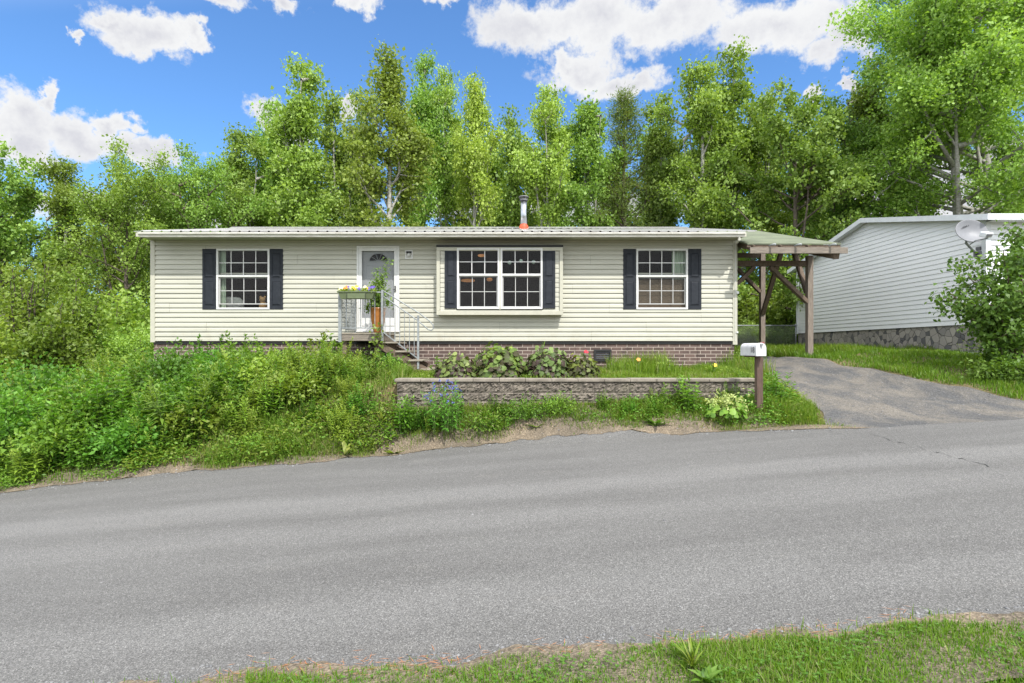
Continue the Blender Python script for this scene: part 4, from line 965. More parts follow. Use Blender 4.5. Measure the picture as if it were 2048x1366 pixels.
def tubes_np(lines, n=5):                                      # many tapering branches in one mesh
    V, Fc, b = [], [], 0
    ang = np.arange(n) * 2 * np.pi / n
    for pts, rad in lines:
        pts = np.asarray(pts, float); rad = np.asarray(rad, float); m = len(pts)
        T = unit(np.gradient(pts, axis=0)); ref = np.tile([.31, .17, .93], (m, 1)); ref[np.abs((T * ref).sum(1)) > .9] = [1, .1, 0]
        u = unit(np.cross(T, ref)); v = np.cross(T, u)
        V.append((pts[:, None] + (u[:, None] * np.cos(ang)[None, :, None] + v[:, None] * np.sin(ang)[None, :, None]) * rad[:, None, None]).reshape(-1, 3))
        i = np.arange(m - 1)[:, None] * n; k = np.arange(n)[None]; k2 = (k + 1) % n
        Fc.append(b + np.stack([i + k, i + k2, i + n + k2, i + n + k], -1).reshape(-1, 4)); b += m * n
    return np.concatenate(V), np.concatenate(Fc)

def make_tree(name, seed, Ht, tb, Rr, nb, nleaf, ls, prof, elev, sig, tr, mat, bark, parent_loc=(0, 0, 0), lean=.02, needle=False, nsub=4, label=None, cat='tree', group=None, clear=.3):
    g = np.random.default_rng(seed); root = empty(name, parent_loc, label, cat, group); Rr = Rr * g.uniform(.85, 1.2); tb = tb * g.uniform(.7, 1.5)
    tt = np.linspace(0, 1, 12); wob = np.cumsum(g.normal(0, lean, (12, 2)), 0) * Ht / 12; wob -= wob[0]
    tp = np.stack([wob[:, 0], wob[:, 1], tt * Ht], 1); trd = tr * (1 - tt) ** .8 + .012
    lines = [(tp, trd)]; cl = []; wt = []
    tr_at = lambda t: np.array([np.interp(t, tt, tp[:, k]) for k in range(3)])
    forks = []
    for i in range(3 if not needle else 0):                      # leaders that fork off and race the main stem
        t = g.uniform(.3, .62); a = g.uniform(0, 6.28); p0 = tr_at(t); top = Ht * g.uniform(.72, .97); q = np.linspace(0, 1, 8)[:, None]
        pts = p0 + np.array([math.cos(a), math.sin(a), 0]) * Rr * g.uniform(.25, .6) * q ** .7 + np.array([0, 0, 1.]) * (top - p0[2]) * q + np.cumsum(g.normal(0, .05, (8, 3)), 0) * q
        lines.append((pts, tr * (1 - t) * .6 * (1 - q[:, 0] * .9) + .008)); forks.append(pts)
    for i in range(nb):
        t = tb + (.985 - tb) * ((i + g.uniform(0, 1)) / nb) ** .92; s = (t - tb) / (1 - tb)
        Lb = Rr * prof(s) * (g.uniform(.5, 1.3) if not needle else g.uniform(.7, 1.2)); a = i * 2.4 + g.uniform(-.5, .5); e = R(elev(s) + g.uniform(-12, 12))
        p0 = tr_at(t)
        if forks and g.uniform() < .45:
            fk = forks[i % len(forks)]; p0 = fk[g.integers(1, 8)] * 1.; Lb *= .6
        d = np.array([math.cos(a) * math.cos(e), math.sin(a) * math.cos(e), math.sin(e)]); q = np.linspace(0, 1, 6)[:, None]
        bend = np.array([0, 0, g.uniform(-.05, .22)]) * Lb
        pts = p0 + d * Lb * q + bend * q ** 2 + np.cumsum(g.normal(0, .03 * Lb, (6, 3)), 0) * q
        r0 = max(.018, trd[min(int(t * 11), 11)] * .55); lines.append((pts, r0 * (1 - q[:, 0] * .85)))
        at = lambda z: np.array([np.interp(z, q[:, 0], pts[:, k]) for k in range(3)])
        for z in (.55, .75, .92, 1.0): cl.append(at(z)); wt.append(Lb * .5 + .25)
        for j in range(nsub):
            z = g.uniform(clear, .95); s0 = at(z); dd = unit(d + g.normal(0, .75, 3) + np.array([0, 0, .25])); Ls = Lb * g.uniform(.22, .48) * (1.25 - z * .5)
            sp = s0 + dd * Ls * np.linspace(0, 1, 4)[:, None] + np.cumsum(g.normal(0, .03 * Ls, (4, 3)), 0)
            lines.append((sp, r0 * .38 * np.array([1, .75, .5, .2]) + .004))
            for f in (.45, .75, 1.0): cl.append(sp[0] * (1 - f) + sp[-1] * f); wt.append(Lb * .4 + .15)
    cl.append(tp[-1]); wt.append(.5); cl.append(tp[-2]); wt.append(.5)
    cl = np.array(cl); wt = np.array(wt) * g.uniform(.15, 1.85, len(wt))
    idx = g.choice(len(cl), nleaf, p=wt / wt.sum()); P = cl[idx] + g.normal(0, 1, (nleaf, 3)) * sig * np.array([1, 1, .8])
    P[:, 2] = np.maximum(P[:, 2], .15)
    tone = g.uniform(0, 1, len(cl))                             # each twig has its own tint of green
    if needle: Dr = unit(unit(P - cl[idx]) * .5 + g.normal(0, .6, (nleaf, 3)) + [0, 0, .3]); L, Wd = ls * 1.9, ls * .3
    else: Dr = unit(g.normal(0, 1, (nleaf, 3)) + np.array([0, 0, -.35])); L = ls * np.clip(g.lognormal(0, .33, nleaf), .45, 1.9); Wd = L * g.uniform(.65, .95, nleaf)
    N = unit(g.normal(0, 1, (nleaf, 3)) + np.array([0, -.25, .9]))
    leaf_object('crown', [(leaf_arrays(P, Dr, N, L, Wd), np.clip(.72 * tone[idx] + .28 * g.uniform(0, 1, nleaf), 0, 1))], mat, root).location = (0, 0, 0)
    V, Fc = tubes_np(lines); np_mesh('trunk', V, Fc, bark, root, smooth=True).location = (0, 0, 0)
    root['_h'] = float(np.quantile(P[:, 2], .9985)); return root
narrow = lambda s: (.55 + .75 * s) if s < .35 else (.81 - .62 * (s - .35) / .65) + .02
broad = lambda s: math.sin(math.pi * min(1, .18 + .8 * s)) ** .7 + .12
full = lambda s: (.9 - .1 * s) if s < .6 else .84 * math.sqrt(max(0, 1 - ((s - .6) / .42) ** 2)) + .1
cone = lambda s: 1.0 - .85 * s
up = lambda s: 28 + 38 * s
flat = lambda s: 12 + 45 * s

PX = (-100, -100)                                               # prototypes are the first trees planted, moved into place below
protos = {}
def proto(kind, k):
    key = (kind, k)
    if key in protos: return protos[key], True
    sd = hash_id = {'aspen': 10, 'yellow': 30, 'maple': 50, 'pine': 70, 'dense': 90, 'slim': 110}[kind] + k
    if kind == 'aspen': t = make_tree('aspen_tree', sd, 10, .18, 1.85, 44, 23000, .092, narrow, up, .21, .15, LM['aspen'], MT['bark'])
    elif kind == 'yellow': t = make_tree('poplar_tree', sd, 10, .22, 2.2, 40, 20000, .09, narrow, lambda s: 38 + 34 * s, .20, .125, LM['yellow'], MT['bark'])
    elif kind == 'maple': t = make_tree('maple_tree', sd, 10, .06, 2.7, 50, 27000, .124, full, flat, .2, .15, LM['maple'], MT['barkd'])
    elif kind == 'pine': t = make_tree('pine_tree', sd, 10, .2, 2.0, 64, 22000, .085, cone, lambda s: 20 + 40 * s, .15, .12, LM['pine'], MT['barkd'], needle=True, nsub=5)
    elif kind == 'dense': t = make_tree('broadleaf_tree', sd, 10, .05, 2.9, 52, 31000, .094, full, flat, .24, .14, LM['aspen'], MT['barkd'])
    elif kind == 'slim': t = make_tree('aspen_tree', sd, 10, .1, 1.7, 38, 13000, .105, narrow, up, .27, .1, LM['aspen'], MT['bark'])
    protos[key] = t; return t, False
tr_rng = random.Random(12)
def plant_tree(kind, px, top, D, label, wide=1.0, k=None, group='trees in the woods behind the homes', cat='tree'):
    k = tr_rng.randrange(5 if kind == 'aspen' else 3) if k is None else k
    t, used = proto(kind, k); x = XW(px, D); z = H(x, D) - .05; sc = (ZW(top, D) - z) / t['_h']
    wide *= .84 if kind in ('aspen', 'yellow', 'slim') else .95; s3 = (sc * wide, sc * wide, sc); rzv = tr_rng.uniform(0, 6.28)
    if used: t = dup(t, (x, D, z), rzv, s3, label, cat, group)
    else: t.location = (x, D, z); t.rotation_euler = (0, 0, rzv); t.scale = s3; tag(t, label, cat, group)
    return t
TREES = [
 ('maple', 5, 300, 24, 1.0, 'tall leafy tree cut by the left edge of the photo'),
 ('aspen', 132, 322, 25, 1.15, 'gappy tree with thin grey stem standing alone before the clouds on the left'),
 ('dense', 255, 292, 23, 1.0, 'broad dense tree just left of the mobile home roof end'),
 ('dense', 335, 335, 26, .9, 'rounded tree rising directly over the left end of the gutter'),
 ('dense', 405, 288, 25, .95, 'broad tree above the left shuttered window'),
 ('aspen', 480, 258, 27, 1.15, 'aspen with uneven top left of the tall pointed aspen'),
 ('aspen', 545, 200, 28, .85, 'thin aspen leaning against the left side of the tall pointed aspen'),
 ('aspen', 602, 122, 26, 1.1, 'tall pointed aspen before a white cloud, left of the house door'),
 ('slim', 672, 190, 28, 1.0, 'slim airy aspen with white stem over the porch'),
 ('aspen', 720, 185, 29, .9, 'green aspen behind the yellowish tree on its left side'),
 ('yellow', 780, 96, 24.5, 1.2, 'tallest yellow green tree with visible forked trunk above the front door'),
 ('aspen', 848, 108, 29, .75, 'narrow dark topped aspen just right of the tall yellowish tree'),
 ('aspen', 892, 140, 30, .75, 'narrow aspen with a thin spire between two yellowish trees'),
 ('yellow', 945, 150, 27, .9, 'yellow tinted aspen left of the stove pipe'),
 ('slim', 1015, 218, 28, .95, 'low thin aspen directly behind the stove pipe'),
 ('aspen', 1098, 176, 27, 1.0, 'pointed aspen just right of the stove pipe under the middle cloud'),
 ('aspen', 1170, 203, 28, 1.1, 'rounder aspen between the pointed aspen and the pine'),
 ('pine', 1250, 188, 29, 1.1, 'olive needled pine among the aspens under the middle cloud'),
 ('aspen', 1325, 190, 29, 1.0, 'aspen wedged between the pine and the great aspen'),
 ('aspen', 1405, 128, 26, 1.1, 'left half of the great twin aspen behind the right shuttered window'),
 ('aspen', 1468, 90, 26.5, 1.1, 'highest spire of the great twin aspen above the right roof end'),
 ('aspen', 1530, 190, 27, .9, 'aspen between the great twin aspen and the big maple'),
 ('maple', 1590, 176, 23, 1.0, 'dense bright maple rising behind the carport roof'),
 ('maple', 1668, 215, 26, .85, 'darker maple right of the maple behind the carport'),
 ('aspen', 1735, 165, 27, 1.1, 'aspen behind the left end of the white neighbour roof'),
 ('aspen', 1815, 200, 29, 1.1, 'aspen with dark lower crown over the white gable peak'),
]
for (kd, px, top, D, wd, lab) in TREES: plant_tree(kd, px, top, D, lab, wd)
# two big pale-trunked poplars at the right, crowns out of the frame
def big_poplar(seed, px, D, top, Rr, lab):
    x = XW(px, D); z = H(x, D)
    return make_tree('poplar_tree', seed, ZW(top, D) - z, .22, Rr, 70, 88000, .105, broad, lambda s: 8 + 55 * s, .30, .24, LM['aspen'], MT['bark'], (x, D, z), lean=.025, nsub=6, label=lab, group='trees in the woods behind the homes', clear=.45)
big_poplar(301, 1912, 22, 0, 3.7, 'huge spreading poplar with pale trunk behind the satellite dish')
big_poplar(302, 1972, 24, -60, 4.4, 'second huge poplar with thicker white trunk cut by the right edge')
plant_tree('dense', 2040, 250, 26, 'dark dense tree at the right edge under the huge poplars', 1.0)
# back rows: slim trees seen between the front crowns
for i in range(21):
    px = -40 + i * 84 + tr_rng.uniform(-22, 22); top = np.interp(px, [-40, 300, 500, 760, 950, 1250, 1450, 1700, 2060], [400, 370, 320, 250, 260, 290, 230, 260, 180]) + tr_rng.uniform(-25, 50)
    plant_tree('slim', px, top, tr_rng.uniform(32, 42), 'slim tree of the back row, filling gaps between the nearer crowns', 1.25, group='slim trees in the back row of the woods')
# understory bushes at the foot of the woods
def make_bush(name, seed, Rr, Ht, nst, nleaf, ls, mat, stem, asp=.55, sig=.13, label=None, cat='shrub', group=None, loc=(0, 0, 0), rz_=0., shell=.55):
    g = np.random.default_rng(seed); root = empty(name, loc, label, cat, group); lines = []; cl = []
    for i in range(nst):
        a = g.uniform(0, 6.283); rr = Rr * math.sqrt(g.uniform(0, 1)) ; e = g.uniform(.75, 1.05) * (1 - .35 * (rr / Rr) ** 2)
        base = np.array([math.cos(a) * rr * .35, math.sin(a) * rr * .35, 0]); tip = np.array([math.cos(a) * rr, math.sin(a) * rr, Ht * e])
        q = np.linspace(0, 1, 6)[:, None]; pts = base + (tip - base) * np.concatenate([q * .0 + q ** 1.4, q ** 1.4, q ** .8], 1) + np.cumsum(g.normal(0, .015 * Ht, (6, 3)), 0) * q
        lines.append((pts, (.012 * Ht + .003) * (1 - q[:, 0] * .8)))
        for z in np.linspace(.3, 1, 6): cl.append([np.interp(z, q[:, 0], pts[:, k]) for k in range(3)])
    cl = np.array(cl); tone = g.uniform(0, 1, len(cl)); idx = g.integers(0, len(cl), nleaf); P = cl[idx] + g.normal(0, 1, (nleaf, 3)) * sig
    P[:, 2] = np.maximum(P[:, 2], .02)
    Dr = unit(unit(P - np.array([0, 0, Ht * .3])) * .9 + g.normal(0, .7, (nleaf, 3))); N = unit(g.normal(0, .55, (nleaf, 3)) + np.array([0, -.15, 1.]))
    L = ls * g.uniform(.6, 1.3, nleaf)
    leaf_object('foliage', [(leaf_arrays(P, Dr, N, L, L * asp), np.clip(.5 * tone[idx] + .5 * g.uniform(0, 1, nleaf), 0, 1))], mat, root).location = (0, 0, 0)
    V, Fc = tubes_np(lines); np_mesh('stems', V, Fc, stem, root, smooth=True).location = (0, 0, 0)
    return root
def stalky(name, seed, Rr, Ht, nst, mat, ls=.075, asp=.3, whorl=.05, per=3, spread=.35, label=None, cat='plant', group=None, loc=(0, 0, 0), lo=.15):
    """upright leafy stems with leaves in tiers, like phlox or goldenrod before bloom"""
    g = np.random.default_rng(seed); root = empty(name, loc, label, cat, group); lines = []; S = []
    for i in range(nst):
        a = g.uniform(0, 6.283); rr = Rr * math.sqrt(g.uniform(0, 1)); h = Ht * g.uniform(.6, 1.1) * (1 - .35 * (rr / Rr) ** 2)
        b = np.array([math.cos(a) * rr, math.sin(a) * rr, -.02]); ln = np.array([math.cos(a), math.sin(a), 0]) * h * spread * g.uniform(.1, .6) + np.append(g.normal(0, .04 * h, 2), 0)
        q = np.linspace(0, 1, 5)[:, None]; pts = b + np.array([0, 0, h]) * q + ln * q ** 2
        lines.append((pts, .004 * (1 - q[:, 0] * .6) + .001))
        n = int((1 - lo) * h / whorl); tz = np.repeat(np.linspace(lo, 1, n), per); m = len(tz)
        P = np.stack([np.interp(tz, q[:, 0], pts[:, k]) for k in range(3)], 1)
        az = np.tile(np.arange(per) * 6.283 / per, n) + np.repeat(np.arange(n) * 1.3 + a, per) + g.normal(0, .4, m); el_ = R(8) + R(48) * tz ** 4 + g.normal(0, .3, m)
        Dr = np.stack([np.cos(az) * np.cos(el_), np.sin(az) * np.cos(el_), np.sin(el_)], 1)
        L = ls * (1.15 - .55 * tz ** 2) * g.uniform(.75, 1.2, m)
        N = unit(np.array([0, 0, 1.]) + g.normal(0, .25, (m, 3)))
        S.append((leaf_arrays(P, Dr, N, L, L * asp, .06, .18), np.clip(.25 * g.uniform() + .45 * tz ** 2 + .3 * g.uniform(0, 1, m), 0, 1)))
    leaf_object('foliage', S, mat, root).location = (0, 0, 0)
    V, Fc = tubes_np(lines, 4); np_mesh('stems', V, Fc, MT['stem'], root).location = (0, 0, 0)
    return root
def roundleaf(name, seed, Rr, Ht, n, ls, mat, loc, label, cat='plant', group=None):
    """mound of broad round scalloped leaves on stalks"""
    g = np.random.default_rng(seed); root = empty(name, loc, label, cat, group); V = []; Fc = []; rn = []; lines = []; K = 9
    for i in range(n):
        a = g.uniform(0, 6.283); s = g.uniform(0, 1) ** .6; th = math.acos(1 - .95 * s); u_ = g.uniform(.8, 1.05)
        c = np.array([math.sin(th) * math.cos(a) * Rr * u_, math.sin(th) * math.sin(a) * Rr * u_, max(.05, math.cos(th) * Ht * u_ + g.normal(0, .03))])
        nv = unit(np.array([math.cos(a) * math.sin(th), math.sin(a) * math.sin(th) - .1, .75]) + g.normal(0, .3, 3)); ux_ = unit(np.cross(nv, [.2, .3, .9])); vx_ = np.cross(nv, ux_); r0 = ls * g.uniform(.55, 1.15)
        b = len(V); ang = np.arange(K) * 2 * np.pi / K
        ring = [c + (ux_ * math.cos(t) + vx_ * math.sin(t)) * r0 * (1 + .12 * math.sin(3 * t + i)) * (.45 if k == 0 else 1) - nv * r0 * (.12 + .16 * math.sin(2 * t + i) ** 2) for k, t in enumerate(ang)]
        V += [c] + ring
        for k in range(K): Fc.append((b, b + 1 + k, b + 1 + (k + 1) % K))
        rn += [float(np.clip(g.uniform(0, 1) * .75 + .25 * math.cos(th), 0, 1))] * K
        if i % 3 == 0: lines.append((np.linspace([c[0] * .15, c[1] * .15, 0], c - nv * .02, 4), [.006] * 4))
    np_mesh('foliage', np.array(V), np.array(Fc), mat, root, np.array(rn)).location = (0, 0, 0)
    v2, f2 = tubes_np(lines, 4); np_mesh('stalks', v2, f2, MT['twig'], root).location = (0, 0, 0)
    return root
def rosette(name, seed, n, L, Wd, mat, loc, label, cat='weed', upright=.5, group=None):
    g = np.random.default_rng(seed); S = []; V = []; Fc = []; rn = []
    for i in range(n):
        a = g.uniform(0, 6.283); e = R(15 + 70 * upright * g.uniform(.4, 1.1)); l = L * g.uniform(.6, 1.1); b = len(V); m = 6
        for j in range(m):
            t = j / (m - 1); rr = l * (t * math.cos(e) + .25 * t * t); zz = l * (t * math.sin(e) - .28 * t * t * math.sin(e)) ; wv = Wd * math.sin(math.pi * min(.97, .12 + .86 * t)) * .5 * (1 + .18 * (j % 2))
            c = np.array([math.cos(a) * rr, math.sin(a) * rr, max(.004, zz)]); sd_ = np.array([-math.sin(a), math.cos(a), 0]) * wv
            V += [c + sd_ + [0, 0, wv * .3], c, c - sd_ + [0, 0, wv * .3]]
        for j in range(m - 1):
            q = b + 3 * j; Fc += [(q, q + 1, q + 4, q + 3), (q + 1, q + 2, q + 5, q + 4)]
        rn += [g.uniform(0, 1)] * (2 * (m - 1))
    o = np_mesh(name, np.array(V), np.array(Fc), mat, None, np.array(rn)); o.location = loc; return tag(o, label, cat, group)

def grass(name, n, xr, yr, keep, h, wd, mat, seed, kind='stuff', parent=None, lean=.45, patch=1.2, tone=0.):
    g = np.random.default_rng(seed); x = g.uniform(*xr, n); y = g.uniform(*yr, n)
    pn = (np.sin(x * 2.1 + 1.3 * np.sin(y * 1.7)) * np.sin(y * 2.6 + np.sin(x * 1.1)) + .5 * np.sin(x * 5.3 + y * 3.1)) * patch
    ok = keep(x, y) & (g.uniform(0, 1, n) < .72 + .28 * pn); x, y, pn = x[ok], y[ok], pn[ok]; n = len(x)
    z = height(x, y) - .012; hh = h * g.uniform(.45, 1.15, n) * (1 + .3 * np.clip(pn, -1, 1)); a = g.uniform(0, 6.283, n); ln = np.abs(g.normal(0, lean, n)) * hh
    P = np.stack([x, y, z], 1); dx = np.stack([np.cos(a), np.sin(a), np.zeros(n)], 1); fa = a + g.normal(1.57, .5, n); sd_ = np.stack([np.cos(fa), np.sin(fa), np.zeros(n)], 1) * (wd * g.uniform(.6, 1.3, n))[:, None] * .5
    up_ = np.array([0, 0, 1.]); m = P + up_ * (hh * .55)[:, None] + dx * (ln * .3)[:, None]; t = P + up_ * (hh * np.clip(1 - .25 * ln / np.maximum(hh, .01), .3, 1))[:, None] + dx * ln[:, None]
    V = np.stack([P - sd_, P + sd_, m + sd_ * .8, m - sd_ * .8, t + sd_ * .12, t - sd_ * .12], 1).reshape(-1, 3); b = np.arange(n) * 6
    Fq = np.stack([np.stack([b, b + 1, b + 2, b + 3], 1), np.stack([b + 3, b + 2, b + 4, b + 5], 1)], 1).reshape(-1, 4)
    rn = np.repeat(np.clip(g.beta(2, 2.4, n) * .95 + .12 * pn + tone, 0, 1), 2)
    return tag(np_mesh(name, V, Fq, mat, parent, rn), kind=kind)

# understory along the woods and beside the house
bush = [make_bush('understory_bush', 400 + k, 1.4, 2.3, 44, 8500, .115, LM['maple' if k % 2 else 'aspen'], MT['barkd'], .7, .15) for k in range(4)]
ub = random.Random(5)
spots = [(XW(px, D), D, s) for px, D, s in [(1500, 23, 1.2), (1545, 24, 1.3), (1590, 25, 1.2), (1490, 26, 1.5), (1560, 27.5, 1.5), (1610, 23.5, .9), (1650, 26, 1.3), (1530, 22.2, .5), (1580, 22.0, .45), (1505, 21.6, .5)]]
spots += [(XW(px, D), D, s) for px, D, s in [(215, 19, 1.35), (280, 20, 1.5), (245, 17, .95), (190, 21.5, 1.4), (285, 16.5, .8), (120, 22, 1.3), (60, 23, 1.4), (10, 22.5, 1.3), (160, 23, 1.7), (-40, 23, 1.5)]]
spots += [(ub.uniform(-26, 24), ub.uniform(26, 40), ub.uniform(1.0, 1.8)) for _ in range(24)]
for i, (x, y, s) in enumerate(spots):
    lab, gp = ('leafy dark bush at the foot of the woods seen through the carport', 'bushes behind the carport') if i < 10 else ('leafy bush left of the mobile home end wall under the trees', 'bushes left of the mobile home') if i < 20 else ('leafy bush low in the woods behind the homes', 'bushes low in the woods')
    if i < 4: t = bush[i]; t.location = (x, y, H(x, y) - .05); t.scale = (s, s, s); tag(t, lab, 'shrub', gp)
    else: dup(bush[i % 4], (x, y, H(x, y) - .05), ub.uniform(0, 6.28), s, lab, 'shrub', gp)
# light leafy saplings in front of the left neighbour
for (sd_, px, D, top, Rr, lab) in ((501, 60, 15.5, 520, 1.15, 'pale green sapling with broad leaves at the far left before the hidden house'), (502, 135, 16.2, 560, 1.0, 'yellowish sapling between the far left sapling and the mobile home'), (503, 5, 14.2, 640, .9, 'low climbing leafy sapling at the left edge above the perennials'), (504, 110, 14.4, 640, .8, 'bushy low sapling in front of the red roofed shed')):
    x = XW(px, D); z = H(x, D); make_bush('leafy_sapling', sd_, Rr, ZW(top, D) - z, 30, 6500, .105, LM['ivy'], MT['barkd'], .8, .17, lab, 'sapling', None, (x, D, z))

# tall perennials that cover the left bank
PG = 'tall leafy perennials on the left bank'
pp = [stalky('tall_perennial', 600 + k, .42, 1.05, 17, LM['weed'], .115, .46, .06, 5, .55) for k in range(4)]
py_ = [stalky('tall_perennial', 620 + k, .42, 1.1, 20, LM['weedy'], .14, .26, .055, 5, .55) for k in range(3)]
pr = random.Random(8); first = set()
def put_p(kind, k, x, y, s, lab, gp):
    src = (pp if kind == 'g' else py_)[k]; z = H(x, y) - .03
    if (kind, k) in first: dup(src, (x, y, z), pr.uniform(0, 6.28), s, lab, 'perennial', gp)
    else: first.add((kind, k)); src.location = (x, y, z); src.scale = (s, s, s); tag(src, lab, 'perennial', gp)
y = 8.75
while y < 13.2:
    x = -12.5
    while x < -3.55:
        xx, yy = x + pr.uniform(-.2, .2), y + pr.uniform(-.18, .18); x += .47
        if yy < float(verge_edge(xx)) + .42 + max(0, (xx + 6.0)) * .42: continue
        if xx > -5.0 and yy > 11.9: continue
        yellow = (xx > -4.9 + .2 * math.sin(yy * 3) and yy < 11.6) or (pr.random() < .16) or (xx < -7.5 and 10.6 < yy < 11.6 and pr.random() < .5)
        s = (.74 if yy < 9.5 else 1.1) * pr.uniform(.72, 1.22) * (1.0 if yy < 11.4 else np.interp(xx, [-12, -8, -6.5, -4], [1.0, .92, .80, .64])) * (.8 if xx > -4.6 else 1)
        zone = 'near the road on the left bank' if yy < 10 else 'in the middle of the left bank' if yy < 11.5 else 'against the brick skirting and end of the mobile home'
        put_p('y' if yellow else 'g', pr.randrange(3) if yellow else pr.randrange(4), xx, yy, s, ('yellow green narrow leaved perennial ' if yellow else 'deep green leafy perennial ') + zone, PG)
    y += .43
for (px, D, top, lab) in ((405, 12.9, 668, 'upright leafy stem cluster against the brick below the left window'), (470, 12.9, 664, 'taller leafy stem cluster right of the one below the left window'), (520, 12.8, 680, 'small leafy cluster hiding the left foundation vent')):
    x = XW(px, D); z = H(x, D) - .03; s = (ZW(top, D) - z) / 1.02; put_p('g', pr.randrange(4), x, D, (s * .75, s * .75, s), lab, PG)
for i in range(26):                                              # scattered weeds on the open bank towards the wall
    xx = pr.uniform(-5.2, -2.25); yy = pr.uniform(8.95, 10.9)
    if yy > float(verge_edge(xx)) + .1: put_p('y' if i % 3 else 'g', pr.randrange(3), xx, yy, pr.uniform(.34, .62), 'low scattered weed on the open bank left of the retaining wall', 'scattered weeds on the open bank')
for i in range(20):
    xx = pr.uniform(-2.2, 4.1); yy = pr.uniform(9.18, 9.42)
    put_p('g' if i % 3 else 'y', pr.randrange(3), xx, yy, pr.uniform(.22, .40), 'small weed growing against the foot of the retaining wall', 'weeds along the foot of the wall')
x, D = XW(638, 12.5), 12.5; z = H(x, D); make_bush('leafy_sapling', 510, .42, ZW(664, D) - z, 12, 420, .10, LM['weedy'], MT['stem'], .55, .07, 'light green sapling poking above the perennials left of the porch', 'sapling', None, (x, D, z))
x, D = XW(570, 12.1), 12.1; z = H(x, D); make_bush('leafy_shrub', 511, .62, ZW(700, D) - z, 26, 1500, .085, LM['weedy'], MT['stem'], .5, .09, 'rounded yellow green shrub before the left foundation vent', 'shrub', None, (x, D, z))
x, D = XW(668, 12.75), 12.75; z = H(x, D); make_bush('leafy_sapling', 512, .3, ZW(668, D) - z, 8, 220, .11, LM['weed'], MT['stem'], .6, .07, 'small green sapling touching the left side of the porch', 'sapling', None, (x, D, z))
for (sd_, px, D, top, Rr, m_, lab) in ((530, 60, 10.6, 745, .8, 'weed', 'rounded bush in the bank near the left edge of the photo'), (531, 200, 10.0, 790, .7, 'weed', 'rounded bush rising from the bank a third of the way to the house'), (532, 330, 11.2, 712, .75, 'weed', 'rounded bush before the left end of the brick skirting'), (533, 440, 10.6, 742, .75, 'weed', 'large rounded bush in the bank below the left window'), (534, 395, 9.6, 838, .55, 'weedy', 'small rounded bush near the road below the left window'), (535, 540, 11.0, 736, .6, 'weedy', 'yellow green rounded bush in the bank left of the porch'), (536, 640, 11.3, 735, .55, 'weedy', 'yellow green rounded bush in the bank just below the porch'), (537, 275, 9.2, 870, .5, 'weed', 'low rounded bush at the road edge left of the shuttered window'), (538, 120, 9.1, 850, .6, 'weed', 'low rounded bush at the road edge near the left side'), (539, 335, 12.4, 738, .55, 'weed', 'leafy bush hiding the brick corner at the left end of the mobile home'), (540, 425, 12.4, 722, .5, 'weed', 'leafy bush against the brick below the left shutter'), (541, 20, 9.4, 800, .8, 'weed', 'big rounded bush cut by the left edge of the photo'), (542, 480, 11.6, 715, .6, 'weed', 'deep green bush in the bank below the right shutter of the left window'), (543, 590, 10.3, 770, .5, 'weedy', 'bright bush on the bank front left of the wall')):
    x = XW(px, D); z = H(x, D); make_bush('bank_bush', sd_, Rr, ZW(top - 14, D) - z, 36, 3000, .084, LM[m_], MT['stem'], .6, .10, lab, 'shrub', 'rounded bushes in the left bank', (x, D, z))
# vine and shade plants under the porch
for (sd_, px, D, top, Rr, nl, lab, m_) in ((520, 725, 12.5, 706, .5, 900, 'shaded leafy plant under the porch decking', 'ivy'), (521, 700, 12.25, 716, .3, 500, 'pale vine clump at the left porch post', 'ivy'), (522, 778, 12.15, 712, .34, 500, 'leafy clump below the porch steps', 'weed')):
    x = XW(px, D); z = H(x, D); make_bush('porch_weed', sd_, Rr, ZW(top, D) - z, 16, nl, .075, LM[m_], MT['stem'], .7, .09, lab, 'weed', None, (x, D, z))
g = np.random.default_rng(77); vx = XW(757, 12.22); vz = H(vx, 12.22)
vine = empty('climbing_vine', (vx, 12.22, vz), 'pale leaved vine climbing the right porch post past the glazed pot', 'vine')
vp = np.stack([vx + .04 * np.sin(np.linspace(0, 9, 14)), 12.2 + .02 * np.cos(np.linspace(0, 9, 14)), np.linspace(vz, ZW(650, 12.2), 14)], 1)
V, Fc = tubes_np([(vp, np.linspace(.008, .003, 14)), (vp[6:] + np.array([.05, 0, -.03]) * np.arange(8)[:, None] * .6, np.full(8, .003))]); np_mesh('stem', V, Fc, MT['twig'], vine)
idx = g.integers(2, 13, 95); Pn = vp[idx] + g.normal(0, 1, (95, 3)) * [.09, .04, .07]
leaf_object('foliage', [(leaf_arrays(Pn, g.normal(0, 1, (95, 3)) + [0, -.6, -.3], unit(g.normal(0, .5, (95, 3)) + [0, -.7, .6]), .085, .08), g.uniform(.3, 1, 95))], LM['ivy'], vine)

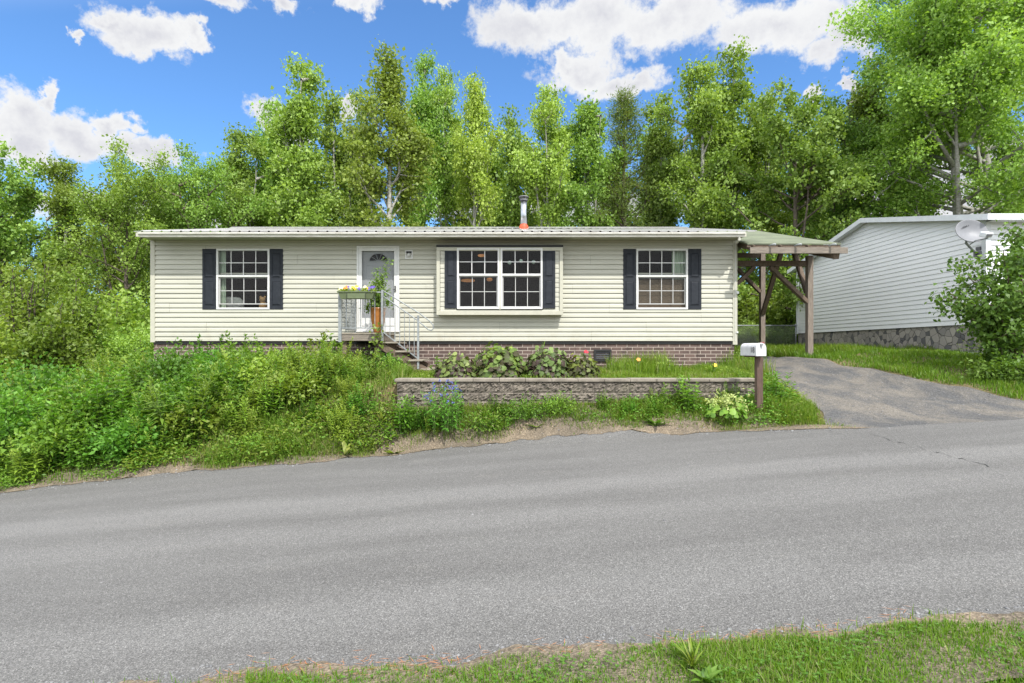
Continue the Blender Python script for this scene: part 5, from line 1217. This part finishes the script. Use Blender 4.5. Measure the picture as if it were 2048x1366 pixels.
# planter on the railing and the glazed pot with its little tree
bx0, bx1, bz0, bz1, by = XW(678, 12.17), XW(751, 12.17), ZW(598, 12.17), ZW(583.5, 12.17), 12.17
fbx = empty('flower_box', ((bx0 + bx1) / 2, by, bz0), 'dark green window box of pansies hooked over the porch railing', 'planter')
mb = MB(); mb.add([(bx0 + .06, by - .07, bz0), (bx1 - .06, by - .07, bz0), (bx1 - .06, by + .07, bz0), (bx0 + .06, by + .07, bz0), (bx0, by - .10, bz1), (bx1, by - .10, bz1), (bx1, by + .09, bz1), (bx0, by + .09, bz1)], [(0,3,2,1),(0,1,5,4),(1,2,6,5),(2,3,7,6),(3,0,4,7)])
mb.build('box', MT['planter'], fbx); m2 = MB()
m2.box(bx0 - .01, bx1 + .01, by - .112, by - .101, bz1 - .02, bz1 + .005).box(bx0 - .01, bx1 + .01, by + .091, by + .1, bz1 - .02, bz1 + .005).box(bx0 - .01, bx0 + .0, by - .1, by + .09, bz1 - .02, bz1 + .005).box(bx1 - .0, bx1 + .01, by - .1, by + .09, bz1 - .02, bz1 + .005); m2.build('rim', MT['planter'], fbx)
cxb = (bx0 + bx1) / 2; MB().box(cxb - .21, cxb + .21, by - .107, by - .088, bz0 + .005, bz1 - .045).build('front_panel', MT['planter'], fbx)
MB().box(bx0 + .01, bx1 - .01, by - .09, by + .085, bz1 - .03, bz1 - .02).build('soil', MT['soil'], fbx)
for x in (cxb - .2, cxb + .21): MB().box(x - .005, x + .005, by - .113, by - .108, bz0 + .0, bz1 - .02).box(x - .005, x + .005, by - .113, by + .12, bz0 - .006, bz0 - .001).build('hook', MT['dark'], fbx)
nl = 900; P_ = np.stack([g.uniform(bx0, bx1, nl), g.uniform(by - .1, by + .09, nl), bz1 - .02 + g.uniform(0, .08, nl) ** 1.0], 1)
leaf_object('foliage', [(leaf_arrays(P_, g.normal(0, 1, (nl, 3)) + [0, -.5, .5], unit(g.normal(0, .5, (nl, 3)) + [0, 0, 1]), .04, .022), g.uniform(.2, 1, nl))], LM['weedy'], fbx)
def bloom(c, r_, mat, parent, name='flower', face=(0, -.8, .6)):
    f = Vector(face).normalized(); a = f.orthogonal().normalized(); b = f.cross(a); c = Vector(c); m2 = MB()
    for k in range(5):
        t = 2 * math.pi * k / 5 + .3; q = a * math.cos(t) + b * math.sin(t); p_ = f.cross(q)
        m2.add([c, c + q * r_ * .55 + p_ * r_ * .5 + f * .004, c + q * r_ + f * .001 * k, c + q * r_ * .55 - p_ * r_ * .5 + f * .004], [(0, 1, 2, 3)])
    return m2.build(name, mat, parent)
seq = ['cream', 'cream', 'orange', 'orange', 'violet', 'cream', 'yellow', 'yellow', 'yellow', 'violet', 'violet', 'cream', 'cream', 'yellow', 'violet', 'violet', 'violet']
for i in range(34):
    t = (i + .5) / 34; bloom((bx0 + .02 + (bx1 - bx0 - .04) * t, by - .09 + .12 * pr.random(), bz1 + .035 + .09 * pr.random()), pr.uniform(.026, .038), PET[seq[min(16, int(t * 17))]], fbx, face=(pr.uniform(-.4, .4), -.9, pr.uniform(.2, .8)))
pcx, pcy = XW(756, 12.62), 12.62
pot = empty('plant_pot', (pcx, pcy, dz), 'tall amber glazed pot standing on the porch at the top of the steps', 'pot'); hp = ZW(616, pcy) - dz
MB().lathe((pcx, pcy, dz), [(.0, .003), (.095, .003), (.105, .05), (.155, hp * .45), (.178, hp * .75), (.182, hp * .93), (.192, hp * .96), (.19, hp), (.168, hp), (.162, hp * .9), (0, hp * .9)], 28).build('body', MT['pot'], pot, True)
MB().lathe((pcx, pcy, dz), [(0, hp * .915), (.162, hp * .912)], 20).build('soil', MT['soil'], pot)
ptree = empty('potted_shrub', (pcx, pcy, dz + hp * .91), 'young leafy shrub growing from the amber glazed pot in front of the door', 'shrub')
zt = ZW(522, pcy); z0 = dz + hp * .9; lines = []; cl = []
for i, (ox, top, by_) in enumerate(((.24, 1.0, 0), (.02, .62, -.05), (-.12, .55, .03), (.13, .72, .02), (-.18, .30, -.06), (.22, .42, -.05), (-.02, .8, 0), (.3, .12, -.1), (-.25, .02, -.1))):
    q = np.linspace(0, 1, 6)[:, None]; tip = np.array([pcx + ox, pcy + by_, z0 + (zt - z0) * top]); p0 = np.array([pcx + ox * .1, pcy, z0]); pts = p0 + (tip - p0) * np.concatenate([q ** 1.3, q, q ** (.9 if top > .2 else .5)], 1)
    if top < .2: pts[:, 2] += .12 * np.sin(np.pi * q[:, 0])
    lines.append((pts, .008 * (1 - .7 * q[:, 0]))); cl += [pts[int(j)] * (1 - j % 1) + pts[min(5, int(j) + 1)] * (j % 1) for j in np.linspace(1.2, 5, 9)]
V, Fc = tubes_np(lines); np_mesh('stems', V, Fc, MT['stem'], ptree); cl = np.array(cl); idx = g.integers(0, len(cl), 1300); Pn = cl[idx] + g.normal(0, .05, (1300, 3))
leaf_object('foliage', [(leaf_arrays(Pn, g.normal(0, 1, (1300, 3)) + [0, -.3, -.2], unit(g.normal(0, .6, (1300, 3)) + [0, -.4, .8]), g.uniform(.05, .085, 1300), g.uniform(.025, .045, 1300)), g.uniform(0, 1, 1300))], LM['ivy'], ptree)

# mounds on top of the wall
zt = 1.07
def wx(px, D=10.3): return XW(px, D)
roundleaf('leafy_mound', 701, .44, .50, 420, .055, LM['purple'], (wx(915), 10.35, zt - .06), 'low bronze mound of round leaves nearest the porch steps', 'plant', 'round leaved mounds on the wall')
roundleaf('leafy_mound', 702, .54, .70, 560, .062, LM['bronze'], (wx(1000), 10.4, zt - .06), 'largest mound with bright green round leaves on the wall', 'plant', 'round leaved mounds on the wall')
roundleaf('leafy_mound', 703, .48, .66, 520, .055, LM['purple'], (wx(1096, 10.4), 10.4, zt - .06), 'dark purple mound of round leaves below a tall goldenrod stem', 'plant', 'round leaved mounds on the wall')
roundleaf('leafy_mound', 704, .36, .54, 330, .05, LM['bronze'], (wx(1163), 10.35, zt - .06), 'small green and red mound nearest the dark foundation vent', 'plant', 'round leaved mounds on the wall')
stalky('broad_leaf_plant', 705, .2, .42, 12, LM['weed'], .11, .4, .05, 3, label='small bright green leafy plant between the porch steps and the first mound', loc=(wx(880), 10.5, zt - .05))
stalky('goldenrod_stem', 706, .02, .92, 1, LM['weedy'], .15, .16, .035, 3, label='single tall goldenrod stem rising from the dark mound above the siding edge', loc=(wx(1078, 10.6), 10.6, zt - .05), lo=.4)
rf = empty('red_flower', (wx(1172, 10.2), 10.2, zt), 'single red bloom on a thin stem above the small mound', 'flower'); c = Vector((XW(1172, 10.2), 10.2, ZW(703, 10.2)))
for k in range(4): bloom(c + Vector((pr.uniform(-.02, .02), 0, pr.uniform(-.02, .02))), .032, PET['red'], rf, face=(pr.uniform(-.6, .6), -.8, .5))
MB().tube([(c.x, c.y + .01, zt), (c.x, c.y + .01, c.z)], .004, 5).build('stem', MT['stem'], rf)
# plants on the bank in front of the wall
bf = stalky('bluet_clump', 710, .33, .80, 46, LM['weed'], .13, .2, .05, 2, .5, label='clump of blue cornflowers spilling over the left end of the retaining wall', cat='flower clump', loc=(XW(888, 9.2), 9.2, H(XW(888, 9.2), 9.2)))
gb = np.random.default_rng(9); S = []
for i in range(46):
    a = gb.uniform(0, 6.28); rr = .36 * math.sqrt(gb.uniform()); c = np.array([math.cos(a) * rr, math.sin(a) * rr - .05, .80 - .5 * (rr / .36) ** 2 * gb.uniform(.3, 1) + gb.uniform(-.03, .06)]); m = 9
    Dr = unit(gb.normal(0, 1, (m, 3)) + [0, -.5, .7]); S.append((leaf_arrays(np.tile(c, (m, 1)), Dr, unit(gb.normal(0, 1, (m, 3))), .034, .016), gb.uniform(0, 1, m)))
leaf_object('flowers', S, LM['blue'], bf).location = (0, 0, 0)
def at_(px, D): return (XW(px, D), D, H(XW(px, D), D) - .02)
stalky('tall_weed', 709, .2, .62, 16, LM['weed'], .10, .4, .05, 3, label='leafy weed clump hiding the left end of the retaining wall', cat='weed', loc=at_(812, 9.25))
stalky('tall_weed', 711, .16, .62, 12, LM['weed'], .11, .42, .05, 3, label='tall broad leaved weed against the right part of the retaining wall', cat='weed', loc=at_(1378, 9.25))
stalky('tall_weed', 712, .10, .58, 6, LM['weed'], .09, .4, .06, 3, label='thin leafy weed left of the tall broad leaved weed by the wall', cat='weed', loc=at_(1335, 9.3))
lm_ = make_bush('lady_mantle', 713, .33, .30, 40, 700, .05, LM['cream'], MT['stem'], .7, .06, 'cream flowering low clump just left of the mailbox post', 'flower clump', None, at_(1452, 9.05))
roundleaf('lady_mantle_leaves', 714, .36, .2, 70, .065, LM['weed'], at_(1450, 9.0), 'round green leaves under the cream flowers by the mailbox')
stalky('peony_plant', 715, .26, .48, 18, LM['lilac'], .15, .34, .06, 3, .7, label='dark glossy leaved peony right of the mailbox post', loc=at_(1553, 9.45))
make_bush('fern_weed', 716, .36, .26, 40, 900, .055, LM['weed'], MT['stem'], .35, .07, 'feathery green weed low against the middle of the wall', 'weed', None, at_(1050, 9.3))
make_bush('fern_weed', 717, .30, .24, 36, 800, .055, LM['weed'], MT['stem'], .35, .07, 'feathery green weed right of the middle one by the wall', 'weed', None, at_(1115, 9.35))
make_bush('fern_weed', 718, .36, .24, 40, 900, .06, LM['grass'], MT['stem'], .35, .08, 'bright feathery weed near the road left of centre', 'weed', None, at_(975, 9.2))
rosette('dock_weed', 720, 26, .26, .05, LM['weed'], at_(1312, 8.95), 'dark drooping weed at the road edge below the wall', upright=.6)
rosette('dandelion_rosette', 721, 20, .17, .035, LM['ivy'], at_(1072, 9.14), 'pale toothed rosette at the sandy edge in the middle')
rosette('dandelion_rosette', 722, 18, .22, .05, LM['weedy'], at_(790, 8.98), 'yellow green rosette at the sandy edge left of centre', upright=.35)
rosette('iris_clump', 723, 14, .42, .028, LM['grass'], at_(762, 9.35), 'upright iris leaves on the dry bank left of the wall', upright=1.1)
rosette('mullein_plant', 724, 9, .36, .06, LM['cream'], at_(690, 9.0), 'pale silvery leaved plant on the dry bank', upright=.95)
rosette('tulip_leaves', 725, 7, .30, .05, LM['ivy'], at_(780, 9.15), 'broad pale leaves beside the iris on the dry bank', upright=.8)
stalky('dandelion_plant', 726, .2, .42, 14, LM['weedy'], .14, .22, .07, 3, .7, label='tall yellow green weed on the terrace right of the vent', cat='weed', loc=(XW(1325, 11.6), 11.6, H(XW(1325, 11.6), 11.6)))
rosette('iris_clump', 727, 16, .4, .03, LM['weed'], at_(1425, 11.2), 'green iris leaves on the terrace near the right house corner', upright=.8)
for (px, py, D, m_, lab) in ((1277, 719, 11.6, 'orange', 'small orange bloom on the terrace right of the vent'), (1430, 730, 11.1, 'yellow', 'small yellow bloom on the terrace near the house corner')):
    r = empty('small_flower', (XW(px, D), D, H(XW(px, D), D)), lab, 'flower'); c = Vector((XW(px, D), D, ZW(py, D))); bloom(c, .05, PET[m_], r); MB().tube([(c.x, D + .01, H(c.x, D)), (c.x, D + .01, c.z)], .004, 5).build('stem', MT['stem'], r)
rosette('plantain_weed', 730, 22, .10, .028, LM['weed'], (XW(1412, 2.42), 2.42, H(XW(1412, 2.42), 2.42)), 'broad leaved weed growing in the foreground lawn', upright=.7)
rosette('tall_grass_tuft', 731, 60, .15, .009, LM['grass'], (XW(1385, 2.55), 2.55, H(XW(1385, 2.55), 2.55)), 'taller dark grass tuft beside the broad leaved weed', upright=1.1)

# lilac at the right edge and the low bush at its foot
lx, ly = XW(2035, 10.9), 10.9; lz = H(lx, ly)
li = empty('lilac_shrub', (lx, ly, lz), 'large lilac with heart shaped leaves before the white house at the right edge', 'shrub'); g = np.random.default_rng(41); lines = []; cl = []
tips = [(1906, 575, 10.6), (1930, 552, 10.9), (1960, 530, 11.2), (1985, 510, 10.7), (2010, 480, 11.0), (2042, 465, 10.8), (2075, 470, 11.1), (1950, 600, 10.3), (1935, 635, 10.5), (1975, 575, 10.4), (2005, 545, 10.2), (2040, 520, 10.2), (1960, 655, 10.3), (1990, 620, 10.1), (2030, 590, 10.0), (2080, 560, 10.3), (2110, 500, 11), (2140, 540, 11), (2065, 640, 10.0), (2020, 655, 10.0), (1945, 665, 10.6), (2120, 620, 10.6), (2000, 690, 10.2)]
for (px, py, D) in tips:
    tip = np.array([XW(px, D), D, ZW(py, D)]); p0 = np.array([lx + g.normal(0, .18), ly + g.normal(0, .15), lz]); q = np.linspace(0, 1, 8)[:, None]
    pts = p0 + (tip - p0) * np.concatenate([q ** 1.5, q ** 1.3, q ** .85], 1) + np.cumsum(g.normal(0, .03, (8, 3)), 0) * q; lines.append((pts, .028 * (1 - .85 * q[:, 0]) + .003))
    for j in range(7):
        z_ = g.uniform(.5, 1); s0 = np.array([np.interp(z_, q[:, 0], pts[:, k]) for k in range(3)]); e = s0 + unit(g.normal(0, 1, 3) + [-.1, -.1, .25]) * g.uniform(.18, .45)
        lines.append((np.linspace(s0, e, 3), [.007, .005, .003])); cl += [s0 * .5 + e * .5, e, s0 * .2 + e * .8]
    cl += [tip, pts[-2]]
cl = np.array(cl); nl = 8200; idx = g.integers(0, len(cl), nl); P_ = cl[idx] + g.normal(0, .09, (nl, 3)); tone = g.uniform(0, 1, len(cl))
leaf_object('foliage', [(leaf_arrays(P_, g.normal(0, .8, (nl, 3)) + [-.1, -.2, -.55], unit(g.normal(0, .6, (nl, 3)) + [0, -.35, .8]), g.uniform(.06, .115, nl), g.uniform(.05, .085, nl), .1, .15), np.clip(.5 * tone[idx] + .5 * g.uniform(0, 1, nl), 0, 1))], LM['lilac'], li)
V, Fc = tubes_np(lines); np_mesh('stems', V, Fc, MT['twig'], li, smooth=True)
for (sd_, px, D, top, Rr, lab) in ((740, 2010, 10.0, 740, .55, 'low small leaved bush below the lilac'), (741, 2060, 9.8, 725, .6, 'low bush cut by the right edge below the lilac')):
    x = XW(px, D); z = H(x, D); make_bush('low_bush', sd_, Rr, ZW(top, D) - z, 34, 1900, .07, LM['lilac'], MT['twig'], .6, .10, lab, 'shrub', None, (x, D, z))
stalky('tall_weed', 742, .2, .55, 9, LM['weedy'], .07, .3, .06, 3, label='thin pale weed by the flagstone skirting left of the lilac', cat='weed', loc=at_(1945, 11.6))
stalky('leafy_weed', 743, .35, .5, 22, LM['weedy'], .09, .5, .05, 3, label='yellow green weed clump at the right corner of the mobile home', cat='weed', loc=at_(1490, 13.6))

# grass
onroad = lambda x, y: (y > near_edge(x) - .25) & (y < verge_edge(x))
bank = lambda x, y: (y > verge_edge(x) + .05) & ((x < drive_left(y) - .12)) & ~((x > -2.1) & (x < 4.36) & (y > 9.42) & (y < 9.82)) & ~((x > -3.4) & (x < -2.06) & (y > 9.85) & (y < 10.16)) & (y < 13.5)
grass('bank_grass', 52000, (-4.6, 5.6), (8.7, 9.5), lambda x, y: bank(x, y - .02) & (y < 9.46), .13, .010, LM['grass'], 801)
grass('dry_grass', 22000, (-5.2, 5.4), (8.6, 9.45), lambda x, y: (y > verge_edge(x) - .06) & (x < drive_left(y) - .02) & (y < 9.44), .11, .009, LM['dry'], 802)
grass('verge_tufts', 16000, (-9, 5.2), (8.1, 9.3), lambda x, y: (y > far_edge(x) + .05 + .05 * np.sin(6 * x)) & (y < verge_edge(x) + .15) & (np.sin(x * 4.1 + 2 * np.sin(x * 1.3)) > -.35), .07, .008, LM['dry'], 815, lean=.7)
grass('bank_weeds', 26000, (-5.8, -2.0), (8.8, 11.2), bank, .24, .016, LM['dry'], 803, lean=.5)
grass('bank_weeds', 34000, (-12.6, -3.0), (8.3, 12.9), lambda x, y: (y > verge_edge(x) + .02) & (y < verge_edge(x) + .55 + np.maximum(0, x + 6) * .42), .15, .011, LM['grass'], 804, lean=.5)
grass('terrace_grass', 52000, (-3.4, 5.7), (9.82, 13.45), lambda x, y: bank(x, y) & ~((x > -3.0) & (x < -1.5) & (y > 11.9)), .11, .010, LM['lawn'], 805, tone=.10)
grass('terrace_grass', 7000, (1.6, 5.5), (11.2, 13.4), lambda x, y: np.sin(x * 2.3 + 1) > .0, .40, .012, LM['lawn'], 806, lean=.35, tone=.1)
grass('corner_grass', 26000, (4.3, 5.9), (8.7, 13.0), bank, .17, .011, LM['grass'], 807)
rlawn = lambda x, y: (x > drive_right(y) + .04 + .08 * np.sin(4 * y)) & ((x < NX - .02) | (y < ND - .02)) & (y > np.interp(x, [8, 9.2, 20], [8.8, 8.5, 8.5]))
grass('side_lawn', 80000, (7.1, 13.6), (8.5, 14.5), rlawn, .12, .012, LM['lawn'], 808)
grass('side_lawn', 26000, (5.9, 11.1), (14.0, 21.5), lambda x, y: (x > 7.25) | (y > 15.5), .22, .016, LM['lawn'], 809)
grass('rough_grass', 9000, (5.75, 7.6), (13.2, 17.5), lambda x, y: (x < 5.95) | (x > 7.3) | (y > 15.2), .2, .014, LM['grass'], 810)
fl_ = lambda x, y: y < near_edge(x) - .06 + .03 * np.sin(7 * x)
grass('front_lawn', 120000, (-2.6, 3.4), (1.75, 2.80), lambda x, y: fl_(x, y) & ((x > -1.35 + .5 * (2.75 - y))), .052, .0056, LM['lawn'], 811, lean=.55)
grass('front_lawn', 5000, (-2.2, 3.4), (1.8, 2.90), lambda x, y: y < near_edge(x) + .02 + .03 * np.sin(9 * x), .07, .005, LM['grass'], 812, lean=.4)

def ground_leaves(name, n, xr, yr, keep, h, ls, mat, seed, rad=.07, per=11):
    g = np.random.default_rng(seed); x = g.uniform(*xr, n); y = g.uniform(*yr, n); ok = keep(x, y) & (g.uniform(0, 1, n) < .55 + .45 * np.sin(x * 3.1 + 2 * np.sin(y * 2.3))); x, y = x[ok], y[ok]; n = len(x)
    hh = h * g.uniform(.4, 1.3, n); rr = rad * g.uniform(.6, 1.5, n); tone = g.uniform(0, 1, n); k = np.repeat(np.arange(n), per); m = len(k)
    o = g.normal(0, 1, (m, 3)); P = np.stack([x[k] + o[:, 0] * rr[k], y[k] + o[:, 1] * rr[k], height(x, y)[k] + hh[k] * g.uniform(.15, 1, m)], 1)
    Dr = unit(o * [1, 1, .2] + g.normal(0, .5, (m, 3)) + [0, 0, .25]); L = ls * g.uniform(.6, 1.3, m)
    return tag(leaf_object(name, [(leaf_arrays(P, Dr, unit(g.normal(0, .45, (m, 3)) + [0, -.1, 1]), L, L * .5), np.clip(.5 * tone[k] + .5 * g.uniform(0, 1, m), 0, 1))], mat), kind='stuff')
clear_ = lambda x, y: bank(x, y) & ~((x > -3.05) & (x < -1.5) & (y > 11.9))
lowb = lambda x, y: bank(x, y) & ((x < -3.3) | (y < 9.9))
ground_leaves('bank_weed_leaves', 2600, (-6.2, -2.0), (8.6, 11.4), lowb, .22, .06, LM['weed'], 861)
ground_leaves('bank_weed_leaves', 1800, (-6.2, -2.0), (8.6, 11.4), lowb, .26, .07, LM['weedy'], 862)
ground_leaves('bank_weed_leaves', 1300, (-2.2, 5.3), (8.7, 9.45), lambda x, y: bank(x, y), .15, .045, LM['weed'], 863)
ground_leaves('bank_weed_leaves', 900, (4.2, 5.8), (8.7, 12), bank, .16, .045, LM['weedy'], 864)
ground_leaves('bank_weed_leaves', 2600, (-12, -4.4), (8.2, 9.6), lambda x, y: (y > verge_edge(x) + .03) & (y < verge_edge(x) + .7 + np.maximum(0, x + 6) * .42), .17, .05, LM['weed'], 865)
ground_leaves('terrace_weed_leaves', 420, (-3.6, -1.5), (10.0, 13), clear_, .10, .045, LM['weedy'], 866)
# stones, fallen needles, clover
def scatter_stones(name, n, fx, size, mat, seed):
    g = np.random.default_rng(seed); V = []; Fc = []; b = 0
    base = np.array([(1,0,0),(-1,0,0),(0,1,0),(0,-1,0),(0,0,1),(0,0,-1),(.6,.6,.6),(-.6,.6,.55),(.6,-.6,.6),(-.6,-.6,.6)], float)
    tri = np.array([(4,6,7),(4,7,9),(4,9,8),(4,8,6),(6,0,2),(6,2,7),(7,2,1),(7,1,9),(9,1,3),(9,3,8),(8,3,0),(8,0,6)])
    X, Y = fx(g, n); s = size * np.minimum(g.lognormal(0, .5, n), 2.2)
    for i in range(n):
        r = base * g.uniform(.6, 1.3, (10, 1)) * s[i] * np.array([1, g.uniform(.5, 1), .6]); a = g.uniform(0, 6.28); c_, s_ = math.cos(a), math.sin(a)
        r = r @ np.array([[c_, s_, 0], [-s_, c_, 0], [0, 0, 1]]); V.append(r + [X[i], Y[i], H(X[i], Y[i]) + s[i] * .15]); Fc.append(tri + b); b += 10
    return tag(np_mesh(name, np.concatenate(V), np.concatenate(Fc), mat), kind='stuff')
MT['stone'] = surf('stone_grey', (.26, .26, .26), (.10, .10, .105), .9, scale=2.5, contrast=.3)
def nearx(g, n): x = g.uniform(-2.6, 3.2, n); return x, near_edge(x) + .03 + g.normal(0, .05, n)
def farx(g, n): x = g.uniform(-8.5, 5.2, n); return x, far_edge(x) + g.normal(0, .12, n)
def drx(g, n): y = 7.8 + 6 * g.beta(1, 1.6, n); return drive_left(y) + (drive_right(y) - drive_left(y)) * g.uniform(0, 1, n), y
def rdx(g, n): return g.uniform(-5, 7, n), g.uniform(3, 8.3, n)
scatter_stones('gravel_stones', 800, nearx, .0065, MT['stone'], 1); scatter_stones('gravel_stones', 700, farx, .010, MT['stone'], 2)
scatter_stones('gravel_stones', 900, drx, .008, MT['stone'], 3); scatter_stones('gravel_stones', 160, rdx, .007, MT['stone'], 4)
def needles(n, xf, seed, L):
    g = np.random.default_rng(seed); x, y = xf(g, n); P = np.stack([x, y, height(x, y) + .006 + g.uniform(0, .006, n)], 1); a = g.normal(0, .6, n) + np.where(g.uniform(0, 1, n) < .5, 0, 3.14)
    V = leaf_arrays(P, np.stack([np.cos(a), np.sin(a), np.zeros(n)], 1), np.tile([0, 0, 1.], (n, 1)), L * g.uniform(.5, 1.2, n), .0035, 0, 0)
    return tag(np_mesh('pine_needles', V, np.arange(4 * n).reshape(n, 4), LM['needle'], None, g.uniform(0, 1, n)), kind='stuff')
def ndx(g, n):
    k = g.integers(0, 16, n); cx = np.random.default_rng(2).uniform(-1.7, 2.9, 16); x = cx[k] + g.normal(0, .12, n); return x, near_edge(x) - .02 + g.normal(0, .055, n)
needles(420, ndx, 5, .07); needles(600, lambda g, n: (lambda x: (x, far_edge(x) + .12 + g.normal(0, .1, n)))(g.uniform(-7, 5, n)), 6, .08)
# clover and thatch in the foreground lawn
grass('lawn_thatch', 16000, (-2.4, 3.4), (1.8, 2.80), fl_, .04, .005, LM['dry'], 813, lean=.9)
#
g = np.random.default_rng(31); n = 2600; x = g.uniform(-1.8, 3.2, n); y = g.uniform(1.9, 2.74, n); ok = (np.sin(x * 5 + 2 * np.sin(y * 6)) > -.1) & (y < near_edge(x) - .12); x, y = x[ok], y[ok]; n = len(x)
P_ = np.repeat(np.stack([x, y, height(x, y) + g.uniform(.025, .05, n)], 1), 3, 0); a = np.repeat(g.uniform(0, 6.28, n), 3) + np.tile([0, 2.09, 4.19], n)
Dr = np.stack([np.cos(a), np.sin(a), np.full(3 * n, .25)], 1)
tag(leaf_object('clover', [(leaf_arrays(P_, Dr, np.tile([0, 0, 1.], (3 * n, 1)), .013, .012, .0, .0), g.uniform(.2, .9, 3 * n))], LM['weed']), kind='stuff')
